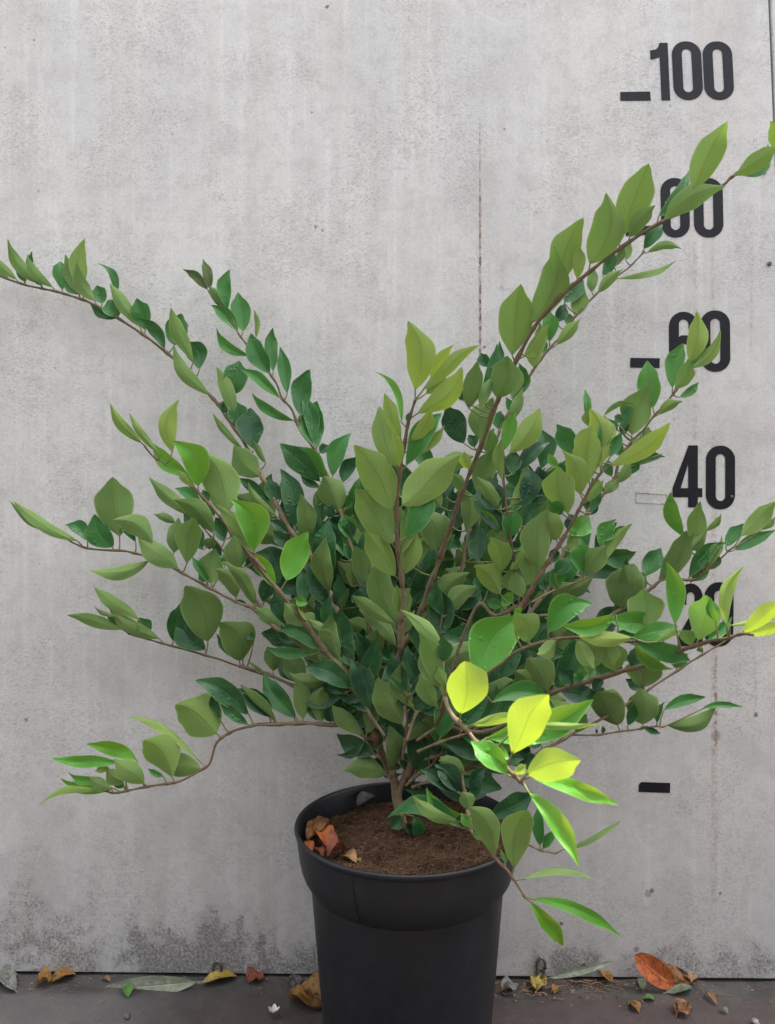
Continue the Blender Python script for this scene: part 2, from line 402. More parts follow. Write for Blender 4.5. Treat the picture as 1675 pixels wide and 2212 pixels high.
M_WALL = mat_wall(); M_GROUND = mat_ground(); M_VINYL = mat_vinyl(); M_POT = mat_pot(); M_SOIL = mat_soil()
M_FIB = mat_fibre(); M_LEAF = mat_leaf(); M_WOOD = mat_wood(); M_PET = mat_petiole()
M_METAL = mat_plain('dull_metal', (.16, .155, .15), .45, 60, .4, .3, .001, .6)

# ------------------------------------------------------------------ ground and wall
SLOPE = 0.0095                                    # the paving falls slightly to the right
def gz(x): return -.0065-SLOPE*x
def make_ground():
    mb = MB(); xs = [-60, -12, -3]+[-1.2+i*.03 for i in range(81)]+[3, 12, 60]
    ys = [60, 20, 5, 1]+[.05-i*.03 for i in range(22)]+[-1.2, -3, -12, -60]
    vs = []; fs = []
    for y in ys:
        for x in xs:
            z = gz(max(-3, min(3, x)))
            if abs(x) < 1.3 and -.7 < y < .06: z += .0045*(noise.noise(Vector((x*9, y*14, 0))))+.002*noise.noise(Vector((x*40, y*40, 3)))
            vs.append((x, y, z))
    nx = len(xs)
    for j in range(len(ys)-1):
        for i in range(nx-1): fs.append((j*nx+i, (j+1)*nx+i, (j+1)*nx+i+1, j*nx+i+1))
    mb.add(vs, fs); o = mb.build('ground', M_GROUND); tag(o, kind='structure')
make_ground()

def box(mb, x0, x1, y0, y1, z0, z1):
    v = [(x, y, z) for z in (z0, z1) for y in (y0, y1) for x in (x0, x1)]
    mb.add(v, [(0, 2, 3, 1), (4, 5, 7, 6), (0, 1, 5, 4), (2, 6, 7, 3), (0, 4, 6, 2), (1, 3, 7, 5)])

WALL_H = 2.83
def seam_x(z):                                    # near-vertical joint at the right of the frame
    z0 = CAM_H+1106/FPX*CAM_D
    return (1663.5-837.5)/FPX*CAM_D+(z0-z)*.040
def panel(name, xl, xr, seam_side, lab):
    mb = MB(); v = []
    for y in (0, .06):
        for z in (0, WALL_H):
            if seam_side == 'r': a, b = xl, seam_x(z)-.0016
            else: a, b = seam_x(z)+.0016, xr
            zz0 = gz(a)+.004 if z == 0 else z; zz1 = gz(min(b, 3))+.004 if z == 0 else z
            v += [(a, y, zz0), (b, y, zz1)]
    f = [(0, 1, 3, 2), (4, 6, 7, 5), (0, 2, 6, 4), (1, 5, 7, 3), (2, 3, 7, 6), (0, 4, 5, 1)]
    mb.add(v, f); o = mb.build(name, M_WALL, smooth=False)
    bm = bmesh.new(); bm.from_mesh(o.data); bmesh.ops.recalc_face_normals(bm, faces=bm.faces)
    bmesh.ops.bevel(bm, geom=[e for e in bm.edges], offset=.0012, segments=2, affect='EDGES'); bm.to_mesh(o.data); bm.free()
    return tag(o, lab, 'wall panel')
wall = panel('wall_panel', -3.0, 0, 'r', 'wide weathered light grey wall panel painted with a black height scale behind the shrub')
wall2 = panel('wall_panel', 0, 3.2, 'l', 'neighbouring pale wall panel, only a sliver showing past the dark joint at the right edge')
mb = MB(); box(mb, -3, 3.2, .062, .11, -.03, WALL_H-.01); o = mb.build('wall_frame', mat_plain('dark_frame', (.02, .02, .02), .7), smooth=False)
tag(o, 'dark backing frame seen only as the black joint line between the two wall panels', 'wall frame')

def add_shade_fence():  # unseen fence added behind the camera so the wall darkens towards its foot
    r = empty('shade_fence', (0, -2.5, gz(0))); tag(r, 'unseen dark board fence added behind the camera to shade the lower wall', 'shade fence')
    mf = mat_plain('shade_fence_timber', (.045, .035, .028), .8, 12, .4)
    for k in range(40):
        mb = MB(); x = -4.2+k*.215; box(mb, x, x+.205, -2.52, -2.50, gz(0)-.02, 1.75); mb.build('shade_fence_board', mf, r, False, origin=(x, -2.5, gz(0)))
    for z in (.35, 1.45):
        mb = MB(); box(mb, -4.2, 4.4, -2.56, -2.523, z, z+.07); mb.build('shade_fence_rail', mf, r, False, origin=(0, -2.5, z))
add_shade_fence()

# ------------------------------------------------------------------ black figures on the wall
def stad(cx, cy, hw, hh, r, n=10):
    pts = []
    for (sx, sy, a0) in ((1, 1, 0), (-1, 1, 90), (-1, -1, 180), (1, -1, 270)):
        for i in range(n+1):
            a = R(a0+90*i/n); pts.append((cx+sx*(hw-r)+r*math.cos(a), cy+sy*(hh-r)+r*math.sin(a)))
    return pts
def arc(cx, cy, r, a0, a1, n=10, ry=None):
    ry = r if ry is None else ry
    return [(cx+r*math.cos(R(a0+(a1-a0)*i/n)), cy+ry*math.sin(R(a0+(a1-a0)*i/n))) for i in range(n+1)]
# glyphs in a box 1 high; width ~.49; stroke .165
def G0(): return .49, [stad(.245, .5, .245, .51, .235), stad(.245, .5, .08, .375, .08)]
def G1(): return .33, [[(.17, 0), (.33, 0), (.33, .985), (.175, .985)]+[(.165, .94), (.135, .895), (.095, .868), (.0, .855), (0, .70), (.08, .712), (.17, .74)]]
def G4(): return .50, [[(.26, 0), (.42, 0), (.42, .165), (.495, .165), (.495, .31), (.42, .31), (.42, 1), (.265, 1), (0, .31), (0, .165), (.26, .165)], [(.135, .31), (.26, .31), (.26, .70)]]
def G6():
    o = arc(.245, .745, .245, 0, 180)+arc(.245, .235, .245, 180, 360)+arc(.245+.0, .40, .245, 0, 80, 8, .20)
    o += [(.20, .595), (.165, .57)]+arc(.245, .78, .08, 180, 0)+[(.325, .70), (.49, .70)]
    return .49, [o, stad(.245, .29, .08, .165, .08)]
def G8(): return .49, [stad(.245, .5, .245, .51, .235), stad(.245, .27, .08, .15, .08), stad(.245, .74, .08, .13, .08)]
def G2():
    o = [(0, 0), (.49, 0), (.49, .15), (.19, .15)]+[(.30, .33), (.42, .50), (.485, .66)]+arc(.245, .755, .245, 0, 180)+[(0, .66), (.165, .66)]+arc(.245, .78, .08, 180, 0)+[(.32, .66), (.26, .52), (.13, .33), (.02, .17)]
    return .49, [o]
def Gbar(): return 1, [[(0, 0), (1, 0), (1, 1), (0, 1)]]
def Gbar2(): return 1, [[(0, 0), (1, 0), (1, 1)]+arc(.10, .72, .10, 90, 180, 6, .28)]
def Gb3(): return 1, [[(0, 0), (1, .0), (1, 1), (0, 1)]]
GL = {'0': G0, '1': G1, '4': G4, '6': G6, '8': G8, '2': G2}
def plate(name, loops, mat, parent, y=-.00045, th=.0004):
    cu = bpy.data.curves.new(name, 'CURVE'); cu.dimensions = '2D'; cu.fill_mode = 'BOTH'; cu.extrude = th/2
    for lp in loops:
        s = cu.splines.new('POLY'); s.points.add(len(lp)-1); s.use_cyclic_u = True
        for i, (x, z) in enumerate(lp): s.points[i].co = (x, z, 0, 1)
    t = bpy.data.objects.new('t', cu); COL.objects.link(t); dg = bpy.context.evaluated_depsgraph_get()
    me = bpy.data.meshes.new_from_object(t.evaluated_get(dg)); bpy.data.objects.remove(t)
    me.name = name
    for v in me.vertices: x, z, d = v.co; v.co = (x, y-d, z)
    o = link(name, me, None, parent, False); me.materials.clear(); me.materials.append(mat)
    return o
PX = CAM_D/FPX
def P2(px, py): return ((px-837.5)*PX, CAM_H-(py-1106)*PX)
def number(txt, lab, items, root):
    r = empty('number', (0, 0, 0)); r.parent = root; r['label'] = lab
    for ch, l, t, rr, b, tilt in items:          # px box: left, top, right, bottom of the digit; tilt degrees (top leaning left +)
        wgl, loops = GL[ch]()
        out = []
        for lp in loops:
            q = []
            for x, z in lp:
                X = l+(rr-l)*x/wgl; Y = b-(b-t)*z
                X -= math.tan(R(tilt))*(b-Y); q.append(P2(X, Y))
            out.append(q)
        plate('digit', out, M_VINYL, r)
def bar(lab, quad, root, loops=None):
    o = plate('mark_bar', [[P2(*p) for p in quad]] if not loops else loops, M_VINYL, root); o['label'] = lab
number('100', 'black number 100 at the top of the scale', [('1', 1409.5, 91, 1448, 217, 2.6), ('0', 1456.5, 91, 1520, 215, 3.0), ('0', 1523, 91, 1587, 215, 3.0)], wall)
number('80', 'black number 80 half hidden by the tall branch', [('8', 1429, 386, 1491, 512, 1.2), ('0', 1500, 386, 1563.5, 512, 1.2)], wall)
number('60', 'black number 60', [('6', 1446, 672, 1510, 802, .5), ('0', 1514, 672, 1578, 802, .5)], wall)
number('40', 'black number 40', [('4', 1453, 962, 1518, 1096, 0), ('0', 1525, 964, 1588, 1099, 0)], wall)
number('20', 'black number 20 mostly hidden by leaves', [('2', 1464, 1260, 1518, 1396, -.5), ('0', 1521, 1259, 1584, 1395, -.5)], wall)
bar('black mark beside the 100', [(1340, 199), (1404.5, 198), (1406, 217.5), (1340.5, 218)], wall)
bar('black mark beside the 80', [(1352, 492), (1411, 487), (1412, 507), (1352, 510)], wall)
bar('black mark beside the 60', [(1362, 773), (1425.5, 774), (1425, 795), (1361.5, 794)], wall)
bar('lowest black mark with one rounded corner', [(1380, 1708), (1380, 1696), (1382, 1691.5), (1387, 1689), (1448, 1691), (1447.5, 1712.5), (1380, 1710.5)], wall)

gq = [disp('F', *p) for p in ((890, 838), (1066, 850), (1068, 906), (892, 897))]; ccx = sum(p[0] for p in gq)/4; ccy = sum(p[1] for p in gq)/4
go = plate('mark_outline', [[P2(*p) for p in gq], [P2(ccx+(p[0]-ccx)*.97, ccy+(p[1]-ccy)*.88) for p in gq]], mat_plain('glue_residue', (.40, .37, .33), .8, 300, .6), wall)
go['label'] = 'faint glue outline where the mark beside the 40 has come off'
# bolts, screws and clips fixed to the panel
def bolt(px, py, r, lab=None, clip=False):
    x, z = P2(px, py); mb = MB(); seg = 14; vs = []; fs = []
    prof = [(r, 0), (r, .0018), (r*.8, .0032), (r*.45, .0034), (r*.4, .0020), (0.0001, .0018)]
    for rr, d in prof:
        for k in range(seg): t = 2*math.pi*k/seg; vs.append((x+rr*math.cos(t), -d, z+rr*math.sin(t)))
    for i in range(len(prof)-1):
        for k in range(seg): fs.append((i*seg+k, (i+1)*seg+k, (i+1)*seg+(k+1) % seg, i*seg+(k+1) % seg))
    mb.add(vs, fs)
    if clip:
        pts = [Vector((x+.011*math.cos(a)*.55, -.004, z+.010+.012*math.sin(a))) for a in [R(200-i*22) for i in range(11)]]
        tube(mb, pts, [.0022]*len(pts), 8)
    o = mb.build('bolt', M_METAL, wall)
    if lab: o['label'] = lab
bolt(471, 2105, .006, 'pale bolt head under a dark clip at the foot of the panel', True)
bolt(1168, 2098, .007, 'dark bolt at the foot of the panel right of the pot', True)
bolt(1650, 372, .0035); bolt(1662, 570, .0032); bolt(1580, 1073, .002)

# ------------------------------------------------------------------ pot
PC = Vector((.0243, -.155, 0)); PC.z = gz(PC.x)
ZR = .286-PC.z
pot = empty('plant_pot', PC); tag(pot, 'large round black plastic plant pot with a wide collar, filled with coir soil', 'plant pot')
mb = MB()
body = [(.02, .002), (.086, .002), (.094, .005), (.0995, .013), (.102, .026), (.1035, .045), (.1182, ZR-.0735), (.1190, ZR-.0680)]
lathe(mb, body, PC, 128, .002)
mb.build('pot_body', M_POT, pot, origin=PC)
mb = MB()
coll = [(.1190, ZR-.0695), (.1232, ZR-.0640), (.1275, ZR-.057), (.1305, ZR-.049), (.1328, ZR-.038), (.1350, ZR-.022), (.1362, ZR-.010), (.1368, ZR-.0075), (.1384, ZR-.0058), (.1392, ZR-.0030), (.1386, ZR-.0006), (.1370, ZR),
        (.1350, ZR-.0008), (.1340, ZR-.004), (.1325, ZR-.03), (.1295, ZR-.05), (.116, ZR-.07), (.100, .05), (.090, .006)]
lathe(mb, coll, PC, 160, .0016)
mb.build('pot_rim', M_POT, pot, origin=PC)
# mould seam: thin raised rib with a pale burr at its foot
mb = MB(); a = R(-118); pts = []; 
for i in range(12):
    t = i/11; zz = ZR-.004-t*.062; r = .1366-.0052*t-(.007*max(0, t-.75)/.25)
    aa = a+R(2.2)*t; pts.append(PC+Vector((r*math.cos(aa), r*math.sin(aa), zz)))
tube(mb, pts, [.0006]*12, 6); mb.build('mould_seam', M_POT, pot, origin=PC)

def soil_z(x, y):                                 # world height of the soil surface
    dx, dy = x-PC.x, y-PC.y; r = math.hypot(dx, dy)
    z = .265+.010*(dx/.13)+.004*(-dy/.13)
    z += .012*math.exp(-((dx+.02)**2+(dy-.015)**2)/.004)
    z += .0035*noise.noise(Vector((x*30, y*30, 0)))+.0018*noise.noise(Vector((x*90, y*90, 5)))+.0010*noise.noise(Vector((x*220, y*220, 9)))
    if dx < -.075 and dy < .05: z -= .010*min(1, (-dx-.075)/.03)
    return min(z, .286) if r > .1 else z
def make_soil():
    mb = MB(); vs = []; fs = []; nr, ns = 64, 160
    for i in range(nr+1):
        r = .1345*i/nr
        for k in range(ns):
            t = 2*math.pi*k/ns; x, y = PC.x+r*math.cos(t), PC.y+r*math.sin(t); z = soil_z(x, y)
            lim = .124+.0095*max(0, min(1, (z-.236)/.034))
            if r > lim: x, y = PC.x+lim*math.cos(t), PC.y+lim*math.sin(t)
            vs.append((x, y, z))
    for i in range(nr):
        for k in range(ns): fs.append((i*ns+k, (i+1)*ns+k, (i+1)*ns+(k+1) % ns, i*ns+(k+1) % ns))
    mb.add(vs, fs); so_ = mb.build('soil', M_SOIL, pot, origin=PC)
    # coir fibres: thin curled three-sided hairs lying in and on the soil
    rn = random.Random(3); mb = MB()
    for _ in range(5200):
        r = .127*math.sqrt(rn.random()); t = rn.random()*6.283; x, y = PC.x+r*math.cos(t), PC.y+r*math.sin(t)
        if y > -.10 and rn.random() < .5: continue
        L = rn.uniform(.003, .013); a = rn.random()*6.283; cv = rn.uniform(-2.2, 2.2); lift = rn.uniform(-.1, .8)
        p = Vector((x, y, soil_z(x, y)+.0004)); pts = [p.copy()]; n = 4
        for i in range(n):
            a += cv/n; el = lift*(1-i/n*1.4)
            p = p+Vector((math.cos(a)*math.cos(el), math.sin(a)*math.cos(el), math.sin(el)))*(L/n)
            rr = math.hypot(p.x-PC.x, p.y-PC.y)
            if rr > .1335: break
            p.z = max(p.z, soil_z(p.x, p.y)+.0002); pts.append(p.copy())
        if len(pts) > 2: tube(mb, pts, [rn.uniform(.00012, .00026)]*len(pts), 3, False, (0, rn.random()**1.5, 0))
    o = mb.build('coir_fibre', M_FIB, so_.parent, origin=PC)
    o.parent = so_; o.location = (0, 0, 0); o['kind'] = 'stuff'
make_soil()

# ------------------------------------------------------------------ leaves and branches
rn = random.Random(11)
def leaf(mb, f, t, wd, kind, age, bend=0., tip=None, petiole=None, rnd=None, shape=None, up=None, pb=None):
    """blade from f to t (world), wd = apparent width in m; kind u/t = underside/top seen, x/y = folded, both seen"""
    rnd = rn.random() if rnd is None else rnd
    view = (Vector((0, -CAM_D, CAM_H))-(f+t)*.5).normalized()
    t = t+(t-f)*.03; ax = t-f; L = ax.length
    if L < 1e-5: return
    ax /= L
    perp = ax.cross(view)
    if perp.length < .05: perp = ax.cross(Vector((1, 0, .3)))
    perp.normalize()
    N = perp.cross(ax).normalized()                  # towards the viewer
    if N.dot(view) < 0: N = -N; perp = -perp
    top = 1. if kind in 'txr' else -1.
    if kind in 'ab': top = -1.
    roll = R(rn.uniform(-14, 14)); fold = R(rn.uniform(7, 19)); tw = R(rn.uniform(-22, 22)); wf = 1.13
    if kind in 'xyab':
        sg = 1 if kind in 'xa' else -1
        roll = R(72)*sg; fold = R(42); wf = 1.3; tw = R(rn.uniform(-14, 14))
    if kind == 'r': top = 1.
    nu, nv = 17, 8
    big = L > .052
    if kind in 'tur' and not big: wf = 1.04
    hw = wd*.5*wf
    rat = wd/max(L, 1e-4)
    a, b = shape if shape else ((rn.uniform(.78, .98), rn.uniform(.70, .88)) if rat < .62 else (rn.uniform(.60, .70), rn.uniform(.58, .68)))
    pk = a/(a+b); nm = pk**a*(1-pk)**b
    arch = rn.uniform(-.10, .06)*L*top; curl = rn.uniform(-.10, .02)*L*top; und = rn.uniform(.01, .05)*L; ph = rn.random()*6; hook = rn.uniform(-.35, .35); asy = rn.uniform(-.10, .10); ew = rn.uniform(.015, .06)
    vs = []; uv = []; fs = []
    for i in range(nu+1):
        u = i/nu; s = u
        wv = (s**a*(1-s)**b)/nm if 0 < s < 1 else 0
        if u > .72: wv *= 1-(.30 if big else .44)*math.sin(math.pi*min(1, (u-.72)/.28*.75))**1.3
        tail = .03*(1-u)**.5*(u > .8)+.02*(u <= .1)
        half = max(hw*wv, hw*tail)
        if i == nu: half = hw*.006
        mid = f+ax*(L*s)+perp*(bend*L*4*s*(1-s)+hook*L*max(0, s-.55)**2*2.2-hook*L*.12*math.sin(math.pi*s))+N*(arch*4*s*(1-s)+curl*max(0, s-.6)**2*6)
        rr = roll+tw*(s-.5)*2
        for j in range(nv+1):
            v = -1+2*j/nv; av = abs(v)
            ang = rr+(fold*top if v > 0 else -fold*top)
            # v>0 half raised towards the top side
            A = perp*math.cos(ang)+N*math.sin(ang)
            cup = top*.10*half*(av*av)
            p = mid+A*(v*half*(1+asy*(1 if v > 0 else -1)+ew*math.sin(s*13+ph+(2 if v > 0 else 0))))+N*(cup+und*av*math.sin(ph+s*9+v*1.3)*wv*.6)
            vs.append(p); uv.append((u, v))
    for i in range(nu):
        for j in range(nv):
            q = (i*(nv+1)+j, i*(nv+1)+j+1, (i+1)*(nv+1)+j+1, (i+1)*(nv+1)+j)
            fs.append(q if top > 0 else q[::-1])
    # keep clear of the wall
    mx = max(p.y for p in vs)
    if mx > -.004:
        for p in vs: p.y -= (mx+.004)
    # orientation check: the face normal at the centre must be +N for top
    q = fs[(nu//2)*nv+1]; n_ = (vs[q[1]]-vs[q[0]]).cross(vs[q[2]]-vs[q[0]])
    if kind in 'tur' and n_.dot(N)*top < 0: fs = [x[::-1] for x in fs]
    if kind in 'xyab':
        # flat reference orientation decides the side
        A0 = perp*math.cos(roll)+N*math.sin(roll); n0 = A0.cross(ax)
        nt = (N*math.cos(roll)-perp*math.sin(roll))*top
        mp = Vector((0, 0, 0)); 
        for jj in (1, nv-2):
            qq = fs[(nu//2)*nv+jj]; mp += (vs[qq[1]]-vs[qq[0]]).cross(vs[qq[2]]-vs[qq[0]]).normalized()
        if mp.dot(nt) < 0: fs = [x[::-1] for x in fs]
    mb.add(vs, fs, uv, (age, rnd, 1.0 if kind == 'r' else 0.0))

def catmull(P, per=6):
    out = []
    for i in range(len(P)-1):
        p0 = P[max(i-1, 0)]; p1 = P[i]; p2 = P[i+1]; p3 = P[min(i+2, len(P)-1)]
        for k in range(per):
            t = k/per
            out.append(.5*((2*p1)+(p2-p0)*t+(2*p0-5*p1+4*p2-p3)*t*t+(3*p1-p0-3*p2+p3)*t**3))
    out.append(P[-1].copy()); return out

NLEAF = 0
shrub = empty('shrub', on_z(868, 1782, .278))
tag(shrub, 'sprawling evergreen shrub with long arching twigs and oval green leaves growing from the black pot', 'shrub')

def make_branch(path, deps, r0, r1, rows, lab=None, woody=.5, extra=None, dbias=0.0):
    """path: list of (tile, x, y) from the root outwards; deps: distance from the wall at even steps"""
    global NLEAF
    D2 = [disp(t, x, y) for t, x, y in path]
    acc = [0]
    for i in range(1, len(D2)): acc.append(acc[-1]+math.hypot(D2[i][0]-D2[i-1][0], D2[i][1]-D2[i-1][1]))
    def dep(s):
        q = s*(len(deps)-1); k = min(int(q), len(deps)-2); return deps[k]+(deps[k+1]-deps[k])*(q-k)
    P3 = [W(x, y, dep(a/acc[-1])) for (x, y), a in zip(D2, acc)]
    C = catmull(P3, 6); n = len(C)
    dpx = [((p.x)/(CAM_D+p.y)*FPX+837.5, 1106-(p.z-CAM_H)/(CAM_D+p.y)*FPX) for p in C]
    r0 *= .80 if r0 < .006 else .88; r1 *= .85
    rad = [r0+(r1-r0)*(i/(n-1))**.7 for i in range(n)]
    feet = []
    lm = MB(); pm = MB()
    for (tile, fx, fy, tx, ty, wd, kind, age, bend, *ddx) in rows:
        a = disp(tile, fx, fy); b = disp(tile, tx, ty); wpx = wd*tscale(tile)
        k = min(range(n), key=lambda i: (dpx[i][0]-a[0])**2+(dpx[i][1]-a[1])**2)
        if rad[k] < r1*3.5: feet.append(k)
        d0 = -C[k].y+rad[k]*.5+dbias
        Lpx = math.hypot(b[0]-a[0], b[1]-a[1])
        gap = math.hypot(dpx[k][0]-a[0], dpx[k][1]-a[1])
        d0 += min(gap, 60)/FPX*.25*rn.uniform(-1, 1)
        f = W(a[0], a[1], max(.006, d0))
        dd = rn.uniform(-.22, .3)*Lpx/FPX
        if kind in 'u' : dd = rn.uniform(-.1, .35)*Lpx/FPX
        if kind in 't' : dd = rn.uniform(-.3, .12)*Lpx/FPX
        if ddx: dd = ddx[0]*Lpx/FPX
        t = W(b[0], b[1], max(.007, d0+dd))
        wm = wpx/FPX*(CAM_D-d0)
        # blade starts a little way along; a petiole links it to the twig
        st = .05 if gap > 8 else .09
        bl = f+(t-f)*st
        leaf(lm, bl, t, wm, kind, max(0, min(1, age+rn.uniform(-.07, .07))), bend); NLEAF += 1
        m1 = (C[k]+f)*.5+Vector((0, 0, -.001)) if gap > 3 else C[k]*.5+bl*.5
        tube(pm, [C[k], m1, bl, bl+(t-bl)*.05], [.0011, .0009, .0008, .0004], 6, False)
    for k in set(feet):
        for d_, m_ in ((-1, 1.18), (0, 1.5), (1, 1.18)):
            if 0 <= k+d_ < n: rad[k+d_] = max(rad[k+d_], (r0+(r1-r0)*((k+d_)/(n-1))**.8)*m_)
    wob = [c+Vector((noise.noise(c*60)*.0006, 0, noise.noise(c*60+Vector((9, 0, 0)))*.0006)) for c in C]
    bm_ = MB(); tube(bm_, wob, rad, 9, True, (0, woody, 0))
    org = C[0].copy()
    br = bm_.build('branch', M_WOOD, shrub, origin=org)
    if lab: br['label'] = lab
    if rows:
        for v in pm.v: pass
        nf = len(lm.f); lm.add(pm.v, pm.f, pm.uv, pm.c)
        o = lm.build('foliage', M_LEAF, None, origin=org); o.parent = br; o.location = (0, 0, 0)
        o.data.materials.append(M_PET)
        for p_ in o.data.polygons[nf:]: p_.material_index = 1
    return C, rad

def rows(tile, txt):
    out = []
    for ln in txt.replace(';', '\n').split('\n'):
        ln = ln.split()
        if not ln: continue
        if len(ln) == 1 and len(ln[0]) == 1: tile = ln[0]; continue
        fx, fy = map(float, ln[0].split(',')); tx, ty = map(float, ln[1].split(','))
        k = ln[3][0]; age = float(ln[3][1:])/10
        out.append((tile, fx, fy, tx, ty, float(ln[2]), k, age, float(ln[4]) if len(ln) > 4 else rn.uniform(-.05, .05))+((float(ln[5]),) if len(ln) > 5 else ()))
    return out
def path(txt):
    out = []; tile = 'M'
    for w_ in txt.split():
        if len(w_) == 1: tile = w_
        else: x, y = w_.split(','); out.append((tile, float(x), float(y)))
    return out

# --- main stems out of the soil
TB = -0.0
make_branch(path('M 868,1796 866,1770 Q 635,1890 612,1710 555,1590 490,1430 420,1250 350,1000 240,820'), [.150, .150, .155, .165, .175], .0064, .0042, rows('Q', '450,1330 560,1230 110 t0; 430,1280 320,1180 120 t0; 380,1150 480,1000 120 t1; 350,1050 230,960 120 t0; 600,1640 500,1560 60 t0; 410,1180 520,1130 90 t2'), woody=.8)
make_branch(path('M 870,1792 869,1768 Q 655,1850 720,1680 820,1500 920,1340 1000,1180 1040,1080'), [.152, .150, .150, .16, .19], .0064, .0040, rows('Q', '''
 520,1450 380,1350 150 t0; 790,1640 680,1450 130 t0; 700,1600 420,1510 150 t0; 720,1650 480,1660 50 t0
 1000,1080 900,830 120 t1; 960,1170 850,1090 130 t0; 860,1170 830,900 120 t0; 1060,1190 1180,1080 110 t0
 1120,1300 1110,1160 120 t.5; 1180,1400 1290,1290 110 t0; 1060,1500 1240,1440 130 t0; 940,1600 860,1500 130 t0
 900,1330 800,1180 120 t0; 950,1300 1080,1180 130 t1; 1000,1250 900,1120 120 t0; 850,1400 960,1330 90 t0; 980,1240 1100,1300 110 t1; 700,1500 600,1380 90 t0; 720,1240 640,1330 80 t1; 1040,1450 1000,1330 100 t0'''), woody=.9)
make_branch(path('Q 640,1760 596,1560 590,1430 580,1270 500,1100 470,900 510,800 620,620 700,450 820,250 D 1130,650 1190,480 1250,330 1310,180 C 1250,1610 1320,1420 1380,1240 1440,1090 1510,920 1570,750 1640,580 E 200,1480 260,1360 330,1240 430,1120 600,965 780,825 980,690 1180,590 1380,455 1430,410 1560,330 1700,240'),
 [.14, .14, .15, .16, .19, .22, .25, .275, .285, .29], .0048, .0015, rows('E', '''
 1690,280 1672,90 90 u7; 1430,415 1700,250 105 u6 -.06; 1425,400 1660,250 90 t4 .12; 1020,668 1370,448 118 u6 -.07; 1010,640 1200,372 125 t3 .12
 1205,495 1370,102 150 u7 .03; 850,755 990,568 95 u6; 785,772 938,343 175 u6 .04; 625,918 768,520 178 u6 .07; 430,1062 540,640 150 u6 .04
 560,1000 565,790 70 u7; 290,1255 478,825 155 u6 .05; 395,1190 410,1030 60 t2; 195,1432 205,1022 185 u6 .06; 100,1672 190,1425 170 u5 .05
 330,1440 360,1235 70 u6; 250,1430 400,1240 60 u6
 C
 1495,905 1570,625 150 u5 -.12; 1410,915 1284,668 155 t1; 1430,700 1490,395 110 u4; 1435,1070 1392,960 75 u10; 1490,1240 1582,935 130 u4
 1420,1465 1430,1190 115 u4; 1395,1235 1338,1078 72 u4; 1310,1475 1440,1310 55 u3; 1240,1590 1180,1310 180 u3; 1265,1305 1165,1190 110 u3
 1300,1260 1285,990 85 t0; 1340,1440 1330,1180 85 t0; 1520,660 1630,290 70 t2; 1400,640 1370,560 60 t1; 1560,960 1580,820 70 u4
 1600,470 1500,690 70 u4; 1470,930 1440,850 70 t1
 D
 1290,310 1090,590 90 t1; 1180,480 1050,600 90 t0; 1060,600 1260,240 110 t1 -.05; 1160,690 1390,380 130 u4; 1080,380 1160,180 120 u4
 1200,700 1220,510 110 t1; 1070,690 1220,510 100 t0; 1130,640 1280,560 100 u3; 970,1000 800,780 100 t2
 Q
 620,622 245,385 90 t2; 520,800 680,700 110 t3; 510,815 240,640 140 t3; 700,640 900,380 80 t0; 820,760 680,660 150 u1; 930,500 900,300 130 t0; 650,470 305,110 140 u3 .06
 560,1200 470,1010 110 t0; 640,1000 560,830 110 t0; 700,980 640,820 90 t0'''), 'tall thick stem arching up to the top right corner', .45)

make_branch(path('Q 673,480 680,200 700,0 D 1015,700 1025,550 1010,400 C 1005,1675 990,1560 985,1380 1000,1130 1025,950 1060,760 1100,630'), [.19, .22, .25, .27, .28], .0042, .0016, rows('C', '''
 1100,610 1107,148 165 u8; 1190,510 1320,283 70 u9; 1135,585 1445,252 75 u8 .08; 1160,600 1312,463 80 u7; 1085,742 1412,462 135 u8 .06
 1022,790 898,438 42 t8 .05; 1020,905 930,590 80 u7 -.08; 1070,895 1215,690 95 u9; 1025,1075 1218,700 130 t5 .05; 1120,975 1292,808 62 u7
 995,1090 900,675 140 u7 -.10; 1000,1075 972,820 60 u9; 975,1355 738,912 200 u6 .05; 990,1325 1314,938 215 u7 .10; 978,1565 760,1175 210 u6 -.04
 1030,1505 1170,1190 145 t5 .08; 1020,1590 1060,1310 100 u6; 985,1745 793,1450 140 u7; 1020,1745 1105,1450 105 u8; 1055,775 1060,712 40 t4
 D
 1005,765 850,322 155 u4 -.06; 1000,745 713,533 80 u4 -.05; 1000,680 1000,480 90 u5; 1030,690 1065,530 60 u4; 990,420 1120,200 100 u6; 1020,800 1090,640 60 u3'''),
 'upright centre stem with pale leaf undersides')

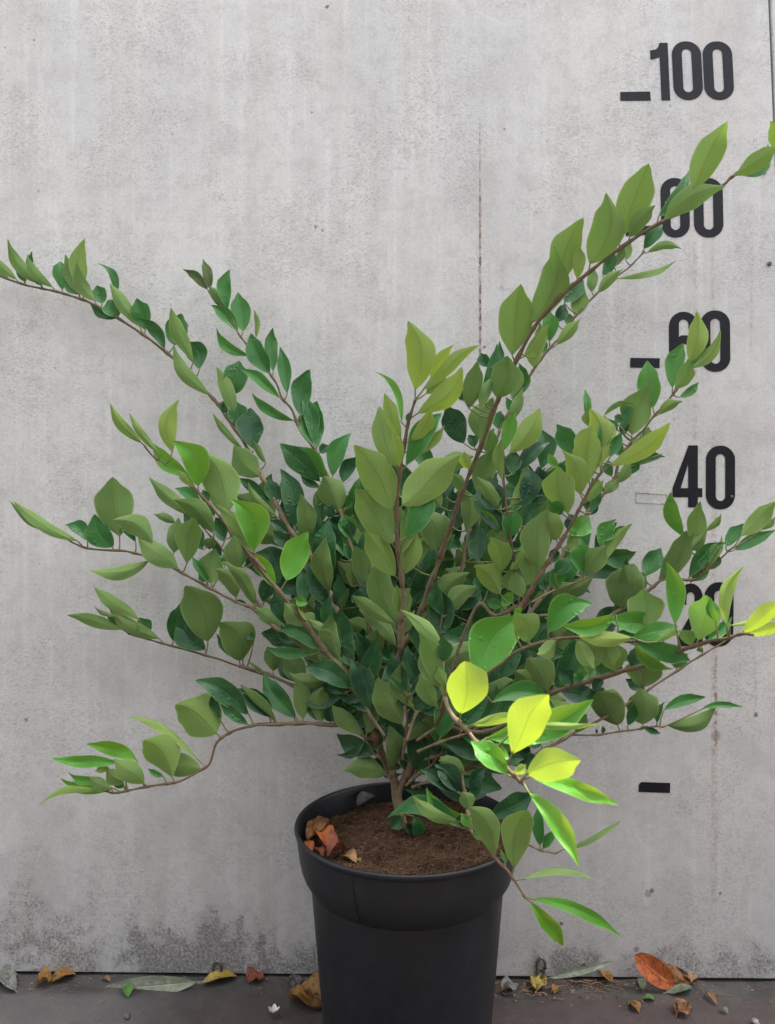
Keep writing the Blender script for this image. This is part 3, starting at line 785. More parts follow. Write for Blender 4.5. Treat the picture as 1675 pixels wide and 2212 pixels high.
B1 = path('Q 600,1430 520,1150 D 900,1180 830,1000 720,870 620,660 580,560 520,430 450,290 330,150 C 230,1270 A 1640,1590 1560,1430 1490,1310 1385,1160 1330,1090 1190,940 1070,828 915,705 775,612 630,525 515,472 395,435 265,403 150,378 0,325 -80,300')
make_branch(B1, [.145, .15, .14, .12, .10, .085, .07, .055, .045, .04], .0046, .0013, rows('A', '''
 118,360 -30,215 50 u5; 60,345 -40,240 42 u5; 270,395 35,118 70 u5 -.06; 350,415 150,215 58 u5 -.04; 158,370 120,270 50 t4; 165,340 178,168 42 t4 .1
 270,390 215,320 50 t4; 390,428 372,233 105 t4; 500,452 482,98 95 u7 .03; 505,458 395,203 80 u5; 500,450 425,340 80 t3; 520,462 535,395 55 t4
 605,500 455,265 85 u5 -.04; 640,508 612,383 100 t4; 752,592 553,512 62 t2; 742,588 655,483 100 t4 .08; 728,478 645,235 46 t3 .08; 757,545 735,480 22 u6
 890,668 700,376 78 u5 -.05; 912,672 835,472 125 t4 .12; 1042,797 882,575 72 t3; 1085,768 1132,560 140 t4 -.05; 1215,872 1042,543 85 u6; 1250,912 1160,722 130 t3 .12
 1335,1095 1060,795 80 u5 -.03; 1440,1072 1510,862 155 t3 -.06; 1475,1258 1342,908 82 u5 .08; 1483,1275 1470,1105 120 t2; 1410,1200 1400,1105 55 t1; 1587,1418 1550,1155 155 t1
 1540,1432 1328,1190 42 u4; 1640,1592 1458,1395 150 u5 -.08; 1662,1500 1580,1345 42 u4
 C
 235,1278 190,1122 95 t1; 215,1278 5,1100 68 t1 -.04; 350,1455 288,1068 125 t0; 248,1278 305,1100 60 t1; 245,1368 40,1170 55 u4; 322,1472 195,1380 65 t0; 345,1535 205,1465 85 t0
 420,1560 395,1220 110 u3; 430,1480 380,1380 100 t0
 D
 435,600 390,365 100 t0; 575,620 400,380 95 t0; 570,560 510,190 120 u3; 575,480 525,90 140 t1; 490,300 560,60 90 t1; 640,780 560,620 110 t1; 700,900 590,700 140 u2
 470,240 470,20 90 t1; 600,640 640,420 80 t0; 560,900 520,700 100 u2'''), 'long stem arching to the left edge with paired round leaves', .9)

B2 = path('Q 470,980 D 900,1200 850,1000 790,600 740,380 705,250 C 700,1550 640,1340 570,1140 480,950 390,830 330,690 270,620 225,510 A 1570,790 1500,700 1430,600 1305,425')
make_branch(B2, [.15, .14, .12, .10, .09, .08, .07], .0036, .0012, rows('A', '''
 1310,425 1158,272 58 r3; 1312,425 1272,222 64 r3; 1415,537 1308,392 90 u3 .06; 1420,545 1408,290 82 t5; 1500,692 1335,493 88 t5; 1518,682 1475,428 112 t5; 1595,722 1598,536 34 u5
 1567,832 1338,683 62 t5 -.06
 C
 205,492 66,230 112 t4; 218,482 193,188 80 t4; 305,607 266,303 78 t4; 280,642 42,410 68 t6 -.05; 372,777 78,608 58 t5 -.06; 388,752 413,443 120 t3; 472,935 425,600 88 t3; 490,962 470,648 150 t4 -.07
 522,1152 256,918 125 t2 .04; 560,1135 363,928 125 t6; 577,1135 672,832 108 t5; 515,1185 385,1108 55 t1; 500,965 560,910 62 t1; 630,1342 548,1103 175 u3; 662,1315 772,1105 105 t4 .05
 642,1152 728,975 92 t1; 710,1365 785,1150 95 t0; 705,1513 658,1343 112 t5; 468,1300 502,1185 32 u5; 600,1360 540,1290 80 t0; 560,1560 530,1400 110 t1; 640,1640 560,1400 110 t1; 740,1640 850,1430 110 t1
 D
 690,330 590,100 130 t2; 705,200 690,80 60 t1; 750,480 820,260 90 u4; 700,500 720,320 70 u3; 640,640 680,500 60 u4; 790,540 740,240 110 u4; 830,500 780,330 90 t1; 780,640 770,480 120 t0; 850,660 900,560 90 t1
 860,1000 730,780 110 t0; 840,960 860,760 120 u1; 900,1000 960,880 80 t0'''), 'stem with dark glossy leaves and brownish tip leaves, leaning left', .5)

make_branch(path('Q 240,830 160,730 0,530 D 540,890 430,740 330,620 250,520 120,370 0,200 B 1660,680 1560,570 1450,450 1390,360 1260,210 1120,80 A 1030,1500 960,1450 905,1385'), [.175, .185, .195, .20, .20, .20], .0040, .0012, rows('A', '''
 905,1387 680,1133 62 u6 -.04; 1002,1445 813,1183 46 u6 -.05; 1075,1442 1065,1103 105 u9; 1200,1592 950,1378 92 t9 -.06; 1242,1652 1120,1340 150 t8 .10; 1232,1655 1100,1540 50 u8
 B
 1412,345 1290,-85 205 u5 .06; 1602,582 1395,243 90 u6 -.05; 1595,560 1455,232 180 t9 .18; 1502,662 1440,460 140 u4; 1540,652 1575,580 60 t2; 1405,482 1360,330 85 t1; 1300,260 1260,170 60 t3
 D
 247,527 42,283 85 t10 .10; 292,472 395,143 155 t9 .04; 435,705 355,600 85 x7; 432,600 350,572 60 t8; 422,752 275,605 115 u3; 525,897 268,742 120 t2 .10; 570,780 540,560 80 t1; 472,917 178,912 65 t3 .05
 700,1012 625,638 138 t1; 690,1045 555,958 95 u3 .08; 592,792 438,700 45 u4; 642,982 470,878 75 u3; 720,1090 700,1000 50 u3; 400,620 390,380 80 t0; 300,740 215,520 90 t0
 Q
 335,925 425,662 150 u3 -.12; 170,900 20,770 150 t0; 330,950 160,960 90 t0; 240,830 100,700 130 t0'''), 'stem with bright fresh leaves reaching up to the left', .3)

make_branch(path('Q 300,900 D 760,1180 600,1030 480,900 350,840 150,680 60,605 B 1590,905 1480,870 1320,785 1160,700 1030,630 900,580 775,550 570,537 440,490 400,455'), [.17, .16, .145, .13, .12, .11], .0032, .0012, rows('B', '''
 402,452 68,263 62 u4 -.05; 522,512 108,240 68 u5 -.08; 552,492 425,368 95 t3 .06; 715,547 590,325 150 t3 -.12; 750,478 680,103 215 u4 .02; 855,502 720,343 60 t1; 965,520 722,345 125 u4 .14
 965,607 566,665 82 u4 -.12; 1137,672 848,503 125 u4 .08; 1162,642 1218,348 150 u5 -.08; 1082,572 1130,350 120 u3 -.08; 1322,772 1310,543 162 u4; 1292,742 1183,598 52 t4 .1; 1485,862 1365,650 120 u3 .1
 1602,912 1433,598 75 u3; 1420,620 1390,570 60 t2; 1300,740 1240,690 60 t2
 D
 60,620 -20,580 40 t2; 275,760 100,640 90 u2 .08; 290,770 215,520 80 t0; 380,840 240,770 80 t0; 470,890 300,730 100 u2; 290,640 270,600 60 t0'''), 'left stem with broad olive leaf undersides', .4)
make_branch(path('B 1640,925 1530,750 1395,550 1290,430 1250,380'), [.12, .11, .105], .0018, .0010, rows('B', '''
 1222,342 943,95 85 u4 -.05; 1345,455 1113,213 115 u4 .05; 1272,282 1098,147 70 t4; 1107,382 968,317 54 u5; 1292,522 1143,293 55 t1; 1345,332 1262,258 62 t3; 1262,552 1230,380 85 t1; 1302,542 1325,460 72 u3
 1402,502 1350,340 85 t1; 1402,642 1400,570 60 t0; 1640,880 1680,700 80 t0; 1380,590 1330,500 50 t1
 D
 160,602 200,255 75 t0 .12; 110,620 0,370 75 u3'''), None, .4)
make_branch(path('D 850,1330 700,1290 500,1180 340,1110 150,1025 0,990 B 1675,1330 1525,1280 1320,1210 1070,1140 920,1100 800,1065'), [.15, .13, .11, .10, .095, .09], .0028, .0011, rows('B', '''
 885,987 573,806 80 u5 .05; 742,962 580,913 28 u5; 792,1047 443,930 72 u4 -.04; 802,1047 660,933 62 t3; 922,1078 880,962 95 t3; 1027,1112 655,935 78 u4; 1075,1132 1150,890 115 t2 -.10; 1290,1175 1125,975 150 t1 -.14
 1302,1132 1190,760 222 u4 .05; 1520,1242 1410,973 200 u4 .08; 1592,1102 1498,1040 60 t2; 1500,1232 1348,1075 55 t1
 D
 217,1032 205,865 130 u2; 402,1082 300,930 145 u2; 362,1092 245,958 85 t0; 542,1052 430,952 105 t0; 470,1170 400,1040 135 u2; 170,1030 60,955 20 u3; 560,1150 480,1060 90 t0; 640,1230 590,1080 120 t0; 700,1240 680,1100 120 t0'''),
 'thin left stem ending in narrow olive leaves', .6)
make_branch(path('Q 450,1330 380,1320 290,1270 D 780,1400 680,1365 520,1350 400,1345 255,1350 120,1350 N 1560,420 1420,425 1360,438 1270,460 1195,505 1160,545 1130,640 1100,685 1000,745 900,785 760,805 630,830 530,848 470,835'),
 [.16, .17, .18, .19, .20, .21, .22], .0030, .0012, rows('N', '''
 470,832 73,865 42 u8 .02; 1092,672 658,343 95 y8 .05; 1178,488 948,268 255 u6; 905,777 735,498 195 u6 .05; 1090,692 830,735 150 u6 .16; 735,802 508,670 130 u6 .12; 682,645 353,553 80 t9 .08; 572,657 143,665 70 t8 .04
 590,792 468,715 92 u4; 522,827 370,762 80 u4; 562,822 178,812 62 t8; 470,760 235,752 55 t7; 840,750 735,700 36 t6; 500,690 408,708 52 u7; 1378,437 1192,285 72 t1 -.04; 1382,372 1058,130 125 t1 .04
 1550,412 1308,188 110 a2; 1505,382 1313,188 100 t1; 1672,392 1435,140 115 t1 .03; 600,810 520,780 50 t4; 1190,400 1130,220 60 t1
 D
 522,1352 500,1123 150 u3; 402,1342 392,1068 100 u3 -.05; 255,1352 68,1150 85 b3 .1; 352,1302 133,1073 118 t1 .05; 222,1312 10,1118 110 t1; 580,1345 555,1240 90 t0; 500,1340 440,1200 70 t0; 800,1440 622,1562 52 t0 -.08
 690,1380 880,1245 120 t1; 1020,1390 760,1318 150 t2; 1000,1300 850,1270 60 u3; 700,1300 640,1200 100 t0; 800,1300 700,1180 120 t0; 800,1230 840,1000 100 u2'''), 'lowest left stem that dips and ends in fresh pale leaves', .4)

# --- right hand side
make_branch(path('Q 830,1480 850,1300 D 1130,1250 1200,950 1280,710 1330,590 1390,380 1440,130 C 1470,1520 1520,1250 1570,1000 1620,850 E 140,1800 260,1600 310,1500 400,1380 480,1290 560,1180 660,1075 760,980 850,920 940,825'), [.14, .13, .12, .11, .10, .085, .07, .06], .0036, .0011, rows('E', '''
 925,828 1032,668 78 t2; 935,838 1142,795 48 u5 -.08; 752,987 1112,917 62 a5 -.06; 700,972 782,828 72 t2; 767,917 832,808 52 r5; 832,882 866,778 46 u5; 642,1062 650,922 62 u5; 667,1072 802,918 62 u5
 482,1122 602,988 95 t2; 542,1207 592,1038 92 u6 .06; 440,1232 502,1128 72 t1; 500,1242 522,1178 62 t4; 432,1367 562,1203 72 u6 .06; 402,1352 420,1163 92 t6; 312,1492 346,1328 88 u7; 352,1422 382,1318 52 t6
 192,1662 225,1458 95 u6; 200,1660 240,1460 90 t5 .12; 280,1392 402,1238 62 u5; 262,1602 245,1458 62 t3; 50,1500 140,1345 70 t2; 60,1480 20,1400 70 t1
 F
 162,462 252,258 64 u5; 117,492 120,383 75 t2; 60,640 70,480 90 u5; 30,760 80,600 100 u4; 200,420 170,300 50 t4
 C
 1430,1380 1480,1080 120 t0; 1470,1300 1560,1100 110 t0; 1560,1300 1590,1080 120 t0; 1380,1560 1330,1500 80 t1; 1500,1640 1440,1420 120 t1
 D
 1440,330 1530,130 120 t0; 1290,620 1240,420 110 u3; 1330,430 1250,240 110 t1; 1360,640 1510,480 110 t1; 1380,500 1290,380 130 u3; 1420,560 1500,440 120 t0; 1300,700 1240,610 100 u2; 1350,800 1300,650 120 t0; 1450,720 1400,640 110 t0'''),
 'dark stem running behind the tall one to the upper right', .4)
make_branch(path('Q 880,1420 D 1300,1100 1400,800 1500,600 G 480,300 620,240 F 235,1480 230,1400 210,1250 190,1130 165,950 150,800 145,640 140,560'), [.15, .19, .22, .23, .235, .235], .0030, .0011, rows('F', '''
 142,622 208,388 82 t7; 165,642 352,373 122 u8 .06; 142,792 128,535 62 u6 -.06; 175,932 292,683 92 u7 .08; 142,962 -5,755 72 u5; 190,742 215,600 92 t2; 200,742 380,538 82 t0; 242,932 312,690 115 t0
 292,902 422,768 115 t0; 128,1107 22,925 44 t8 .05; 140,1292 88,1085 125 u7 .06; 172,1292 322,1043 92 u7 .08; 137,1422 -5,1240 135 u7; 177,1132 150,960 62 t4; 182,1102 212,920 112 t5; 252,1292 230,1150 84 t5
 222,1402 170,1280 100 u4; 132,1082 60,760 175 t0; 0,1242 0,1020 105 t0; 110,940 50,800 120 t0; 60,1400 20,1280 120 t0; 290,1150 340,1000 90 t0; 240,1390 330,1200 110 u3; 200,1460 140,1420 90 t7; 100,1500 60,1400 100 t0
 380,860 330,700 110 t0; 140,1480 50,1450 60 t5; 260,1050 290,950 60 t1; 420,1000 380,880 90 u3'''), 'upright right of centre stem with pale and dark leaves', .4)
make_branch(path('Q 980,1220 1100,1000 D 1450,950 G 480,560 600,330 650,230 F 260,1460 340,1320 400,1230 470,1120 520,1030 580,920 640,800 700,720'), [.17, .21, .25, .27, .275, .28], .0044, .0014, rows('F', '''
 690,717 675,372 135 u9 .03; 722,702 1088,468 95 u9 .05; 628,802 632,478 150 u8 -.04; 582,862 510,598 125 u8 .04; 512,972 450,700 172 u7 -.08; 452,1122 368,948 125 u6 .05; 502,1092 622,965 112 t7 .12; 345,1302 372,938 152 u5 -.05
 462,1102 430,1000 62 t3; 482,962 398,900 95 t5; 632,962 700,830 52 t3; 602,902 702,768 52 u6; 560,640 640,460 80 u8; 740,650 800,500 60 t3; 700,600 740,420 90 t3; 520,1180 560,1060 60 u5; 420,1240 440,1150 60 t2
 300,1380 290,1200 110 u4; 260,1440 200,1290 90 u4'''), 'bright reddish stem with large pale leaves, right of centre', .3)
make_branch(path('D 1480,1000 G 560,480 760,200 F 310,1500 400,1380 470,1210 560,1080 620,950 690,870 770,760 800,650 870,550 930,490 1000,400 1090,300 1150,230 1210,160'), [.15, .14, .13, .125, .12, .12], .0032, .0011, rows('E', '''
 1190,1465 1245,1178 105 u9; 1090,1622 1160,1343 95 t6 -.08; 1100,1622 1200,1440 90 u6 .06; 1192,1502 1382,1293 64 u7 .05; 1182,1492 1302,1368 72 t5
 F
 988,378 950,98 112 t6 -.02; 1002,412 1137,313 64 u6; 1132,307 1252,220 48 t5; 862,542 937,238 155 u6 .03; 812,502 872,338 54 t3; 622,472 600,263 44 t5; 642,482 605,378 62 u6; 702,412 867,323 60 y5; 782,452 802,398 52 t2
 562,642 468,448 112 t4 -.08; 460,712 395,620 48 t7; 862,622 1052,500 82 t5 .04; 872,692 1042,618 48 t3; 852,742 902,650 62 t3; 942,542 960,470 52 u5; 822,522 830,430 54 t2; 762,522 728,430 105 t3; 782,792 862,680 62 u4; 702,852 802,758 62 u3
 690,880 640,800 60 u4; 640,960 620,860 70 t1; 600,640 560,540 60 t3; 800,640 780,540 70 t4; 880,640 920,520 60 u5; 900,600 1010,560 60 u4; 760,760 720,660 60 t2; 560,1080 520,960 90 t0; 480,1230 550,1120 70 u3'''),
 'right stem with small leaves reaching up to the number 60', .4)
make_branch(path('F 870,670 830,690 760,790 700,860 640,930'), [.12, .11], .0013, .0010, rows('F', '1042,620 1042,618 5 t3; 830,690 930,640 46 t4; 790,760 850,690 44 t3; 720,840 640,760 60 u5; 700,860 780,770 50 t2; 620,970 660,880 70 t1'), None, .3)
make_branch(path('F 300,1460 430,1390 575,1335 660,1295 690,1250'), [.16, .15, .14], .0017, .0010, rows('F', '''
 590,1312 598,1103 110 t5 -.12; 592,1312 705,1128 120 u5 .06; 690,1160 762,983 92 t6 -.04; 672,1272 852,1013 60 u6 -.04; 432,1392 468,1248 88 t6; 432,1302 522,1208 84 t1; 700,1120 850,1020 46 t5; 380,1400 360,1320 50 t1'''), None, .3)
make_branch(path('D 1500,1150 G 560,560 760,300 F 560,1620 760,1520 900,1440 1040,1330 1200,1330 1260,1300 1370,1210 1410,1170 1440,1150'), [.15, .14, .13, .12, .115], .0028, .0011, rows('F', '''
 1422,1172 1678,1058 64 t5 -.04; 1472,1095 1662,882 88 u6 .04; 1592,1052 1678,983 38 u5; 1392,1152 1482,1008 74 t3; 1172,1342 1372,1098 74 t3; 1272,1292 1402,1098 44 u4; 1250,1310 1300,1130 60 t4; 1180,1330 1340,1120 60 u4
 1300,1280 1360,1180 70 t2; 1110,1372 1088,1270 62 t1; 1240,1240 1290,1130 50 t5; 1200,1350 1280,1230 80 t3; 900,1502 818,1250 120 u3; 800,1510 850,1240 190 u2 .05; 902,1392 818,1222 72 t3; 942,1402 888,1280 84 u2'''),
 'right stem with slim leaves reaching the edge below the 40', .4)
make_branch(path('F 860,1500 970,1390 1080,1290 1150,1230 1200,1170 1215,1150'), [.12, .11, .11], .0016, .0010, rows('F', '''
 1167,1102 1073,848 78 t6 -.05; 1242,1202 1218,898 94 u5; 1282,1062 1378,968 38 u5; 1000,1372 1192,1063 112 u3 .05; 932,1322 1047,1158 110 t3 -.06; 1160,1230 1200,1060 60 u4; 1180,1190 1130,1100 50 t4; 1200,1180 1280,1060 50 u5'''), None, .4)
make_branch(path('Q 1010,1170 D 1500,1400 G 600,950 700,860 820,790 1000,730 K 400,850 640,780 850,690 1040,630 1170,590 1300,570 1400,535 1500,545'), [.18, .22, .27, .31, .35, .395, .445], .0036, .0012, rows('K', '''
 1280,492 1387,0 100 u8 -.10; 1382,552 1720,240 130 u10 .05; 1402,542 1740,455 95 u10 .03; 1292,472 1700,410 45 u9; 1042,622 1160,235 240 u6 -.02; 870,482 868,-30 135 t7 -.02; 650,472 632,185 290 u5; 1200,442 1140,250 90 t6
 185,882 110,540 175 u5 .05; 372,852 375,590 210 u5 -.05; 612,982 610,700 262 u2; 252,862 330,700 64 t3; 862,812 960,690 92 u2; 130,910 60,850 110 t3; 700,760 760,560 120 t2; 520,820 560,640 110 t1
 1000,640 950,500 120 u5; 1110,610 1330,410 90 t4; 60,960 -60,820 130 t0; 300,900 200,980 90 t0; 180,960 100,1040 90 t0; 760,700 700,580 130 u3
 G
 820,790 700,560 190 u2; 760,800 620,630 160 u2; 835,760 1010,440 130 t1 .05; 830,800 740,720 90 t0; 1000,720 1100,600 90 t3; 1210,620 1160,540 70 u3'''), 'long right stem with hanging pale leaves and a sunlit yellow tip', .3)
make_branch(path('Q 1050,1060 G 200,800 380,700 520,600 610,530 700,490 850,450 1000,435 1120,440 1300,460 1370,455'), [.22, .31, .355, .37, .37, .38], .0026, .0012, rows('G', '''
 340,730 608,283 265 t7 -.04; 440,840 858,852 120 t6 -.14; 692,487 625,285 165 u6 .12; 640,290 605,255 55 t7; 800,412 1058,193 165 t6 -.10; 1250,288 905,383 105 t8 -.08; 1372,440 1010,420 95 u10 -.06; 1170,330 1500,350 130 t6; 1332,462 1577,652 80 t8 .08; 1330,457 1705,540 110 t5 .10
 1300,445 1640,385 120 t6; 600,400 680,300 60 u5; 760,470 900,560 80 t2; 870,450 760,560 100 u3; 980,440 1080,640 100 u5 ; 1160,445 1215,620 150 u5; 1120,440 1070,640 120 u5; 1480,470 1640,380 50 u7'''), 'front stem at right with broad wet leaves', .3)
make_branch(path('Q 1000,1200 1100,1200 G 570,1220 780,1140 960,1040 K 40,1340 350,1180 630,1000 860,850 1060,720 1230,620 1300,575'), [.18, .19, .18, .17, .16, .15], .0028, .0012, rows('K', '''
 612,985 606,740 240 u2; 870,820 960,700 80 u1; 640,1000 480,900 110 t0; 480,1120 300,1000 110 u1; 60,1340 150,1180 110 u1; 350,1180 240,950 110 t0; 300,960 180,1100 110 t0; 1090,690 1060,640 50 u2
 G
 570,1230 620,1160 120 t0; 700,1180 560,1060 150 t0; 780,1120 640,1020 120 t0; 900,1060 820,940 120 t0; 620,1220 760,1200 100 t0'''), 'thin lower right stem', .4)
make_branch(path('K 30,1345 70,1350 240,1350 430,1320 600,1300 720,1280 775,1285'), [.175, .17, .165], .0015, .0010, rows('K', '''
 420,1302 285,985 230 u2 -.08; 608,1292 605,983 245 u2; 765,1282 1200,1160 120 u3 .10; 762,1155 1107,1048 84 t5 -.06; 1060,1145 1412,1130 50 t5 -.08; 590,1272 752,1352 52 t1; 485,1282 560,1120 90 t1; 280,1345 290,1275 34 t2; 240,1345 235,1300 22 t2
 720,1270 760,1080 60 t3'''), None, .3)
make_branch(path('Q 1010,1180 1060,1090 1090,960 1130,1060 1230,1180 1300,1250 1400,1370 G 480,1180 590,1285 650,1340 665,1352'), [.19, .32, .425, .455, .475, .495, .505, .51], .0034, .0014, rows('G', '''
 265,947 285,572 235 u10 .08; 300,992 650,900 66 u9; 600,985 1117,1015 40 u9 -.05; 395,1075 1088,866 165 t8 .05 .15; 582,1182 740,768 225 u10 .06; 592,1312 315,1125 150 t9 .15; 575,1200 440,1120 90 t9
 665,1292 1000,1190 180 u10 -.03 .5; 672,1295 1222,1490 90 t10 -.05 .35; 655,1352 1007,1840 105 t10 -.05 .35; 590,1290 680,1240 60 u10
 D
 1270,1122 1050,622 95 u5 .08; 1262,1132 1120,890 150 u5 .06; 1240,1252 1130,1040 110 u4; 1260,1142 1150,780 130 u5 .04; 1270,970 1280,800 95 t2; 1300,1120 1240,1000 70 u6'''), 'front stem hanging towards the viewer with sunlit yellow leaves', .2, )
make_branch(path('H 890,230 960,90 1090,60 1180,120 1215,250 1240,400 1265,530 1330,570 1400,680 1500,790 1550,860 1590,930 1600,945'), [.15, .17, .22, .27, .30, .32], .0032, .0012, rows('H', '''
 1230,512 753,383 112 t2 .10; 1217,482 903,308 72 u5 -.10; 1212,432 978,282 105 t7 -.15; 1262,512 1200,418 62 t7; 1282,512 1240,450 52 u5; 1422,702 1268,365 145 u6 .08; 1362,562 1268,545 44 t6; 1362,442 1652,308 130 t1
 1522,792 1622,385 175 u6 -.10; 1252,402 1220,280 95 u3; 1482,722 1512,600 34 t7; 1202,302 958,140 105 t0 .04; 1192,292 1060,98 135 t0; 1252,292 1342,120 84 t0; 1232,172 1058,88 92 u3 .1; 1032,292 850,275 50 t1
 1290,330 1300,190 70 t0; 1180,170 1100,20 90 t0; 1480,740 1440,640 24 u5
 T
 348,68 748,62 62 a6 -.12; 385,150 882,352 58 t8 -.06; 398,158 613,385 72 t9 .05
 Q
 1202,1452 928,1163 130 t7 -.05; 1250,1642 1030,1522 140 u4 .08; 1000,1560 985,1500 40 t8'''), 'drooping front stem hanging over the right rim of the pot', .4)
make_branch(path('O 440,900 575,965 650,985 730,1000'), [.30, .28], .0014, .0009, rows('O', '735,1000 1315,668 95 a3 .05; 600,975 700,780 90 t5; 585,965 560,560 110 t3'), None, .2)
make_branch(path('M 874,1780 872,1765 880,1740'), [.17, .17], .0014, .0008, rows('H', '''
 835,430 768,512 80 t1; 905,430 942,572 78 t1; 860,470 900,540 50 t0'''), None, .4)

# --- older inner twigs: dark leaves in opposite pairs, filling the heart of the shrub
def inner(px, py, tx, ty, d0, d1, n, seed, bow=0., am=.12):
    rr = random.Random(seed); pts = []; L = math.hypot(tx-px, ty-py); ux, uy = (tx-px)/L, (ty-py)/L
    for i in range(7):
        s = i/6; o = bow*4*s*(1-s)*L+rr.uniform(-5, 5); pts.append(('M', px+(tx-px)*s-uy*o, py+(ty-py)*s+ux*o))
    rw = []
    for i in range(n):
        s = .22+.76*i/(n-1); o = bow*4*s*(1-s)*L; cx, cy = px+(tx-px)*s-uy*o, py+(ty-py)*s+ux*o
        for sg in (-1, 1):
            a = math.atan2(uy, ux)+sg*rr.uniform(.25, .95); l = rr.uniform(92, 128)*(1 if s < .9 else .8)
            k = 't' if rr.random() < .68 else 'u'
            rw.append(('M', cx, cy, cx+l*math.cos(a), cy+l*math.sin(a), l*rr.uniform(.34, .46), k, rr.uniform(0, am) if k == 't' else rr.uniform(.1, .3+am), rr.uniform(-.1, .1)))
    make_branch(pts, [d0, d1], .0026, .0011, rw, None, .5)
inner(845, 1600, 610, 1180, .12, .06, 8, 1, bow=.05); inner(850, 1600, 690, 1130, .12, .05, 9, 2); inner(858, 1590, 790, 1120, .12, .05, 9, 3)
inner(865, 1590, 890, 1130, .12, .05, 9, 4); inner(870, 1590, 1000, 1140, .12, .05, 9, 5); inner(880, 1590, 1110, 1170, .12, .06, 9, 6)
inner(890, 1600, 1180, 1260, .13, .07, 8, 7); inner(890, 1610, 1230, 1400, .14, .09, 7, 8, bow=.05); inner(835, 1600, 640, 1330, .13, .08, 6, 9)
inner(830, 1590, 700, 1380, .19, .17, 4, 10); inner(880, 1600, 960, 1330, .20, .17, 5, 11); inner(900, 1600, 1150, 1420, .19, .18, 6, 12); inner(900, 1640, 1080, 1560, .16, .17, 4, 13)
inner(880, 1590, 1175, 1010, .12, .05, 9, 14, am=.3); inner(885, 1590, 1290, 1190, .12, .05, 8, 15, am=.4); inner(890, 1600, 1330, 1360, .13, .08, 8, 16, am=.4)
inner(845, 1600, 590, 1110, .12, .06, 8, 17, am=.25); inner(890, 1610, 1210, 1490, .16, .15, 6, 18, am=.2); inner(860, 1590, 940, 1020, .12, .07, 9, 19, am=.2); inner(900, 1620, 1120, 1540, .19, .22, 5, 20, am=.3)
inner(840, 1600, 720, 1460, .17, .17, 4, 21, am=.1); inner(885, 1640, 990, 1600, .15, .17, 3, 22, am=.1)
inner(858, 1700, 790, 1590, .155, .17, 3, 31, am=.05); inner(880, 1700, 980, 1600, .155, .18, 4, 32, am=.1); inner(890, 1700, 1060, 1640, .16, .20, 4, 33, am=.15); inner(870, 1640, 880, 1500, .17, .20, 4, 34, am=.1)
print('leaves', NLEAF)

# ------------------------------------------------------------------ dead leaves on the soil and on the ground
def dead(tile, fx, fy, tx, ty, wd, mat, lab, z=None, dep=None, name='fallen_leaf', cat='fallen leaf', group=None, curlv=.25, lift=.004, shape=(.7, .8), crumple=.0, stand=False):
    a = disp(tile, fx, fy); b = disp(tile, tx, ty)
    def pt(p):
        if dep is not None: return W(p[0], p[1], dep)
        q = on_z(p[0], p[1], z if z is not None else 0.0)
        if z is None:
            for _ in range(3): q = on_z(p[0], p[1], gz(q.x)+.003)
        return q
    f, t = pt(a), pt(b)
    if z is not None:
        for q_ in (f, t):
            v_ = Vector((q_.x-PC.x, q_.y-PC.y))
            if v_.length > .124: v_ *= .124/v_.length; q_.x = PC.x+v_.x; q_.y = PC.y+v_.y
    L = (t-f).length; ax = (t-f)/L; flat = Vector((0, 0, 1)) if dep is None else Vector((0, -1, .25)).normalized()
    side = flat.cross(ax).normalized(); nn = ax.cross(side).normalized()
    if nn.dot(flat) < 0: nn = -nn
    d = (CAM_D+f.y)
    wm = wd*tscale(tile)/FPX*d
    if dep is None:                                   # lying flat: foreshortened towards the camera
        horiz = abs(side.y)
        wm = wm/max(.38, (1-horiz)+horiz*.42)
    mb = MB(); nu, nv = 18, 10; vs = []; uv = []; fs = []; aa, bb = shape; pk = aa/(aa+bb); nm = pk**aa*(1-pk)**bb
    r0 = rn.random()*50
    for i in range(nu+1):
        s = i/nu; wv = (s**aa*(1-s)**bb)/nm if 0 < s < 1 else .03
        for j in range(nv+1):
            v = -1+2*j/nv
            p = f+ax*(L*s)+side*(v*wv*wm*.5*(1-abs(curlv)*.3*abs(v)))
            h = curlv*wm*.5*abs(v)**1.5*wv+lift*math.sin(math.pi*s)*(1 if curlv >= 0 else 1.6)
            h += crumple*wm*noise.noise(Vector((s*3.1+r0, v*1.6, r0)))*1.0+.04*wm*noise.noise(Vector((s*9+r0, v*5, 2)))
            p = p+nn*h; vs.append(p); uv.append((s, v))
    for i in range(nu):
        for j in range(nv): fs.append((i*(nv+1)+j, (i+1)*(nv+1)+j, (i+1)*(nv+1)+j+1, i*(nv+1)+j+1))
    if dep is None:
        lo = min(p.z-(soil_z(p.x, p.y) if z is not None else gz(p.x)) for p in vs)
        for p in vs: p.z += .001-lo*1.0 if lo < .001 else 0
    if z is not None:
        for p in vs:
            q_ = Vector((p.x-PC.x, p.y-PC.y)); 
            if q_.length > .131: q_ *= .131/q_.length; p.x = PC.x+q_.x; p.y = PC.y+q_.y
    mb.add(vs, fs, uv)
    e1 = f-ax*L*(.14 if z is None else .02)+nn*.001
    if dep is None: e1.z = max(e1.z, (soil_z(e1.x, e1.y) if z is not None else gz(e1.x))+.001)
    s0 = vs[nv//2]; n0 = len(mb.v)
    tube(mb, [e1, (e1+s0)*.5, s0, s0+ax*L*.05], [.0007, .0006, .0006, .0003], 5, False)
    c = sum(vs, Vector())/len(vs)
    o = mb.build(name, mat, origin=c)
    tag(o, lab, cat, group); return o
M_OR = mat_dead('orange_leaf', (.38, .085, .022), (.52, .14, .035), (.20, .05, .02)); M_BR = mat_dead('brown_leaf', (.14, .060, .022), (.27, .125, .04), (.055, .026, .014))
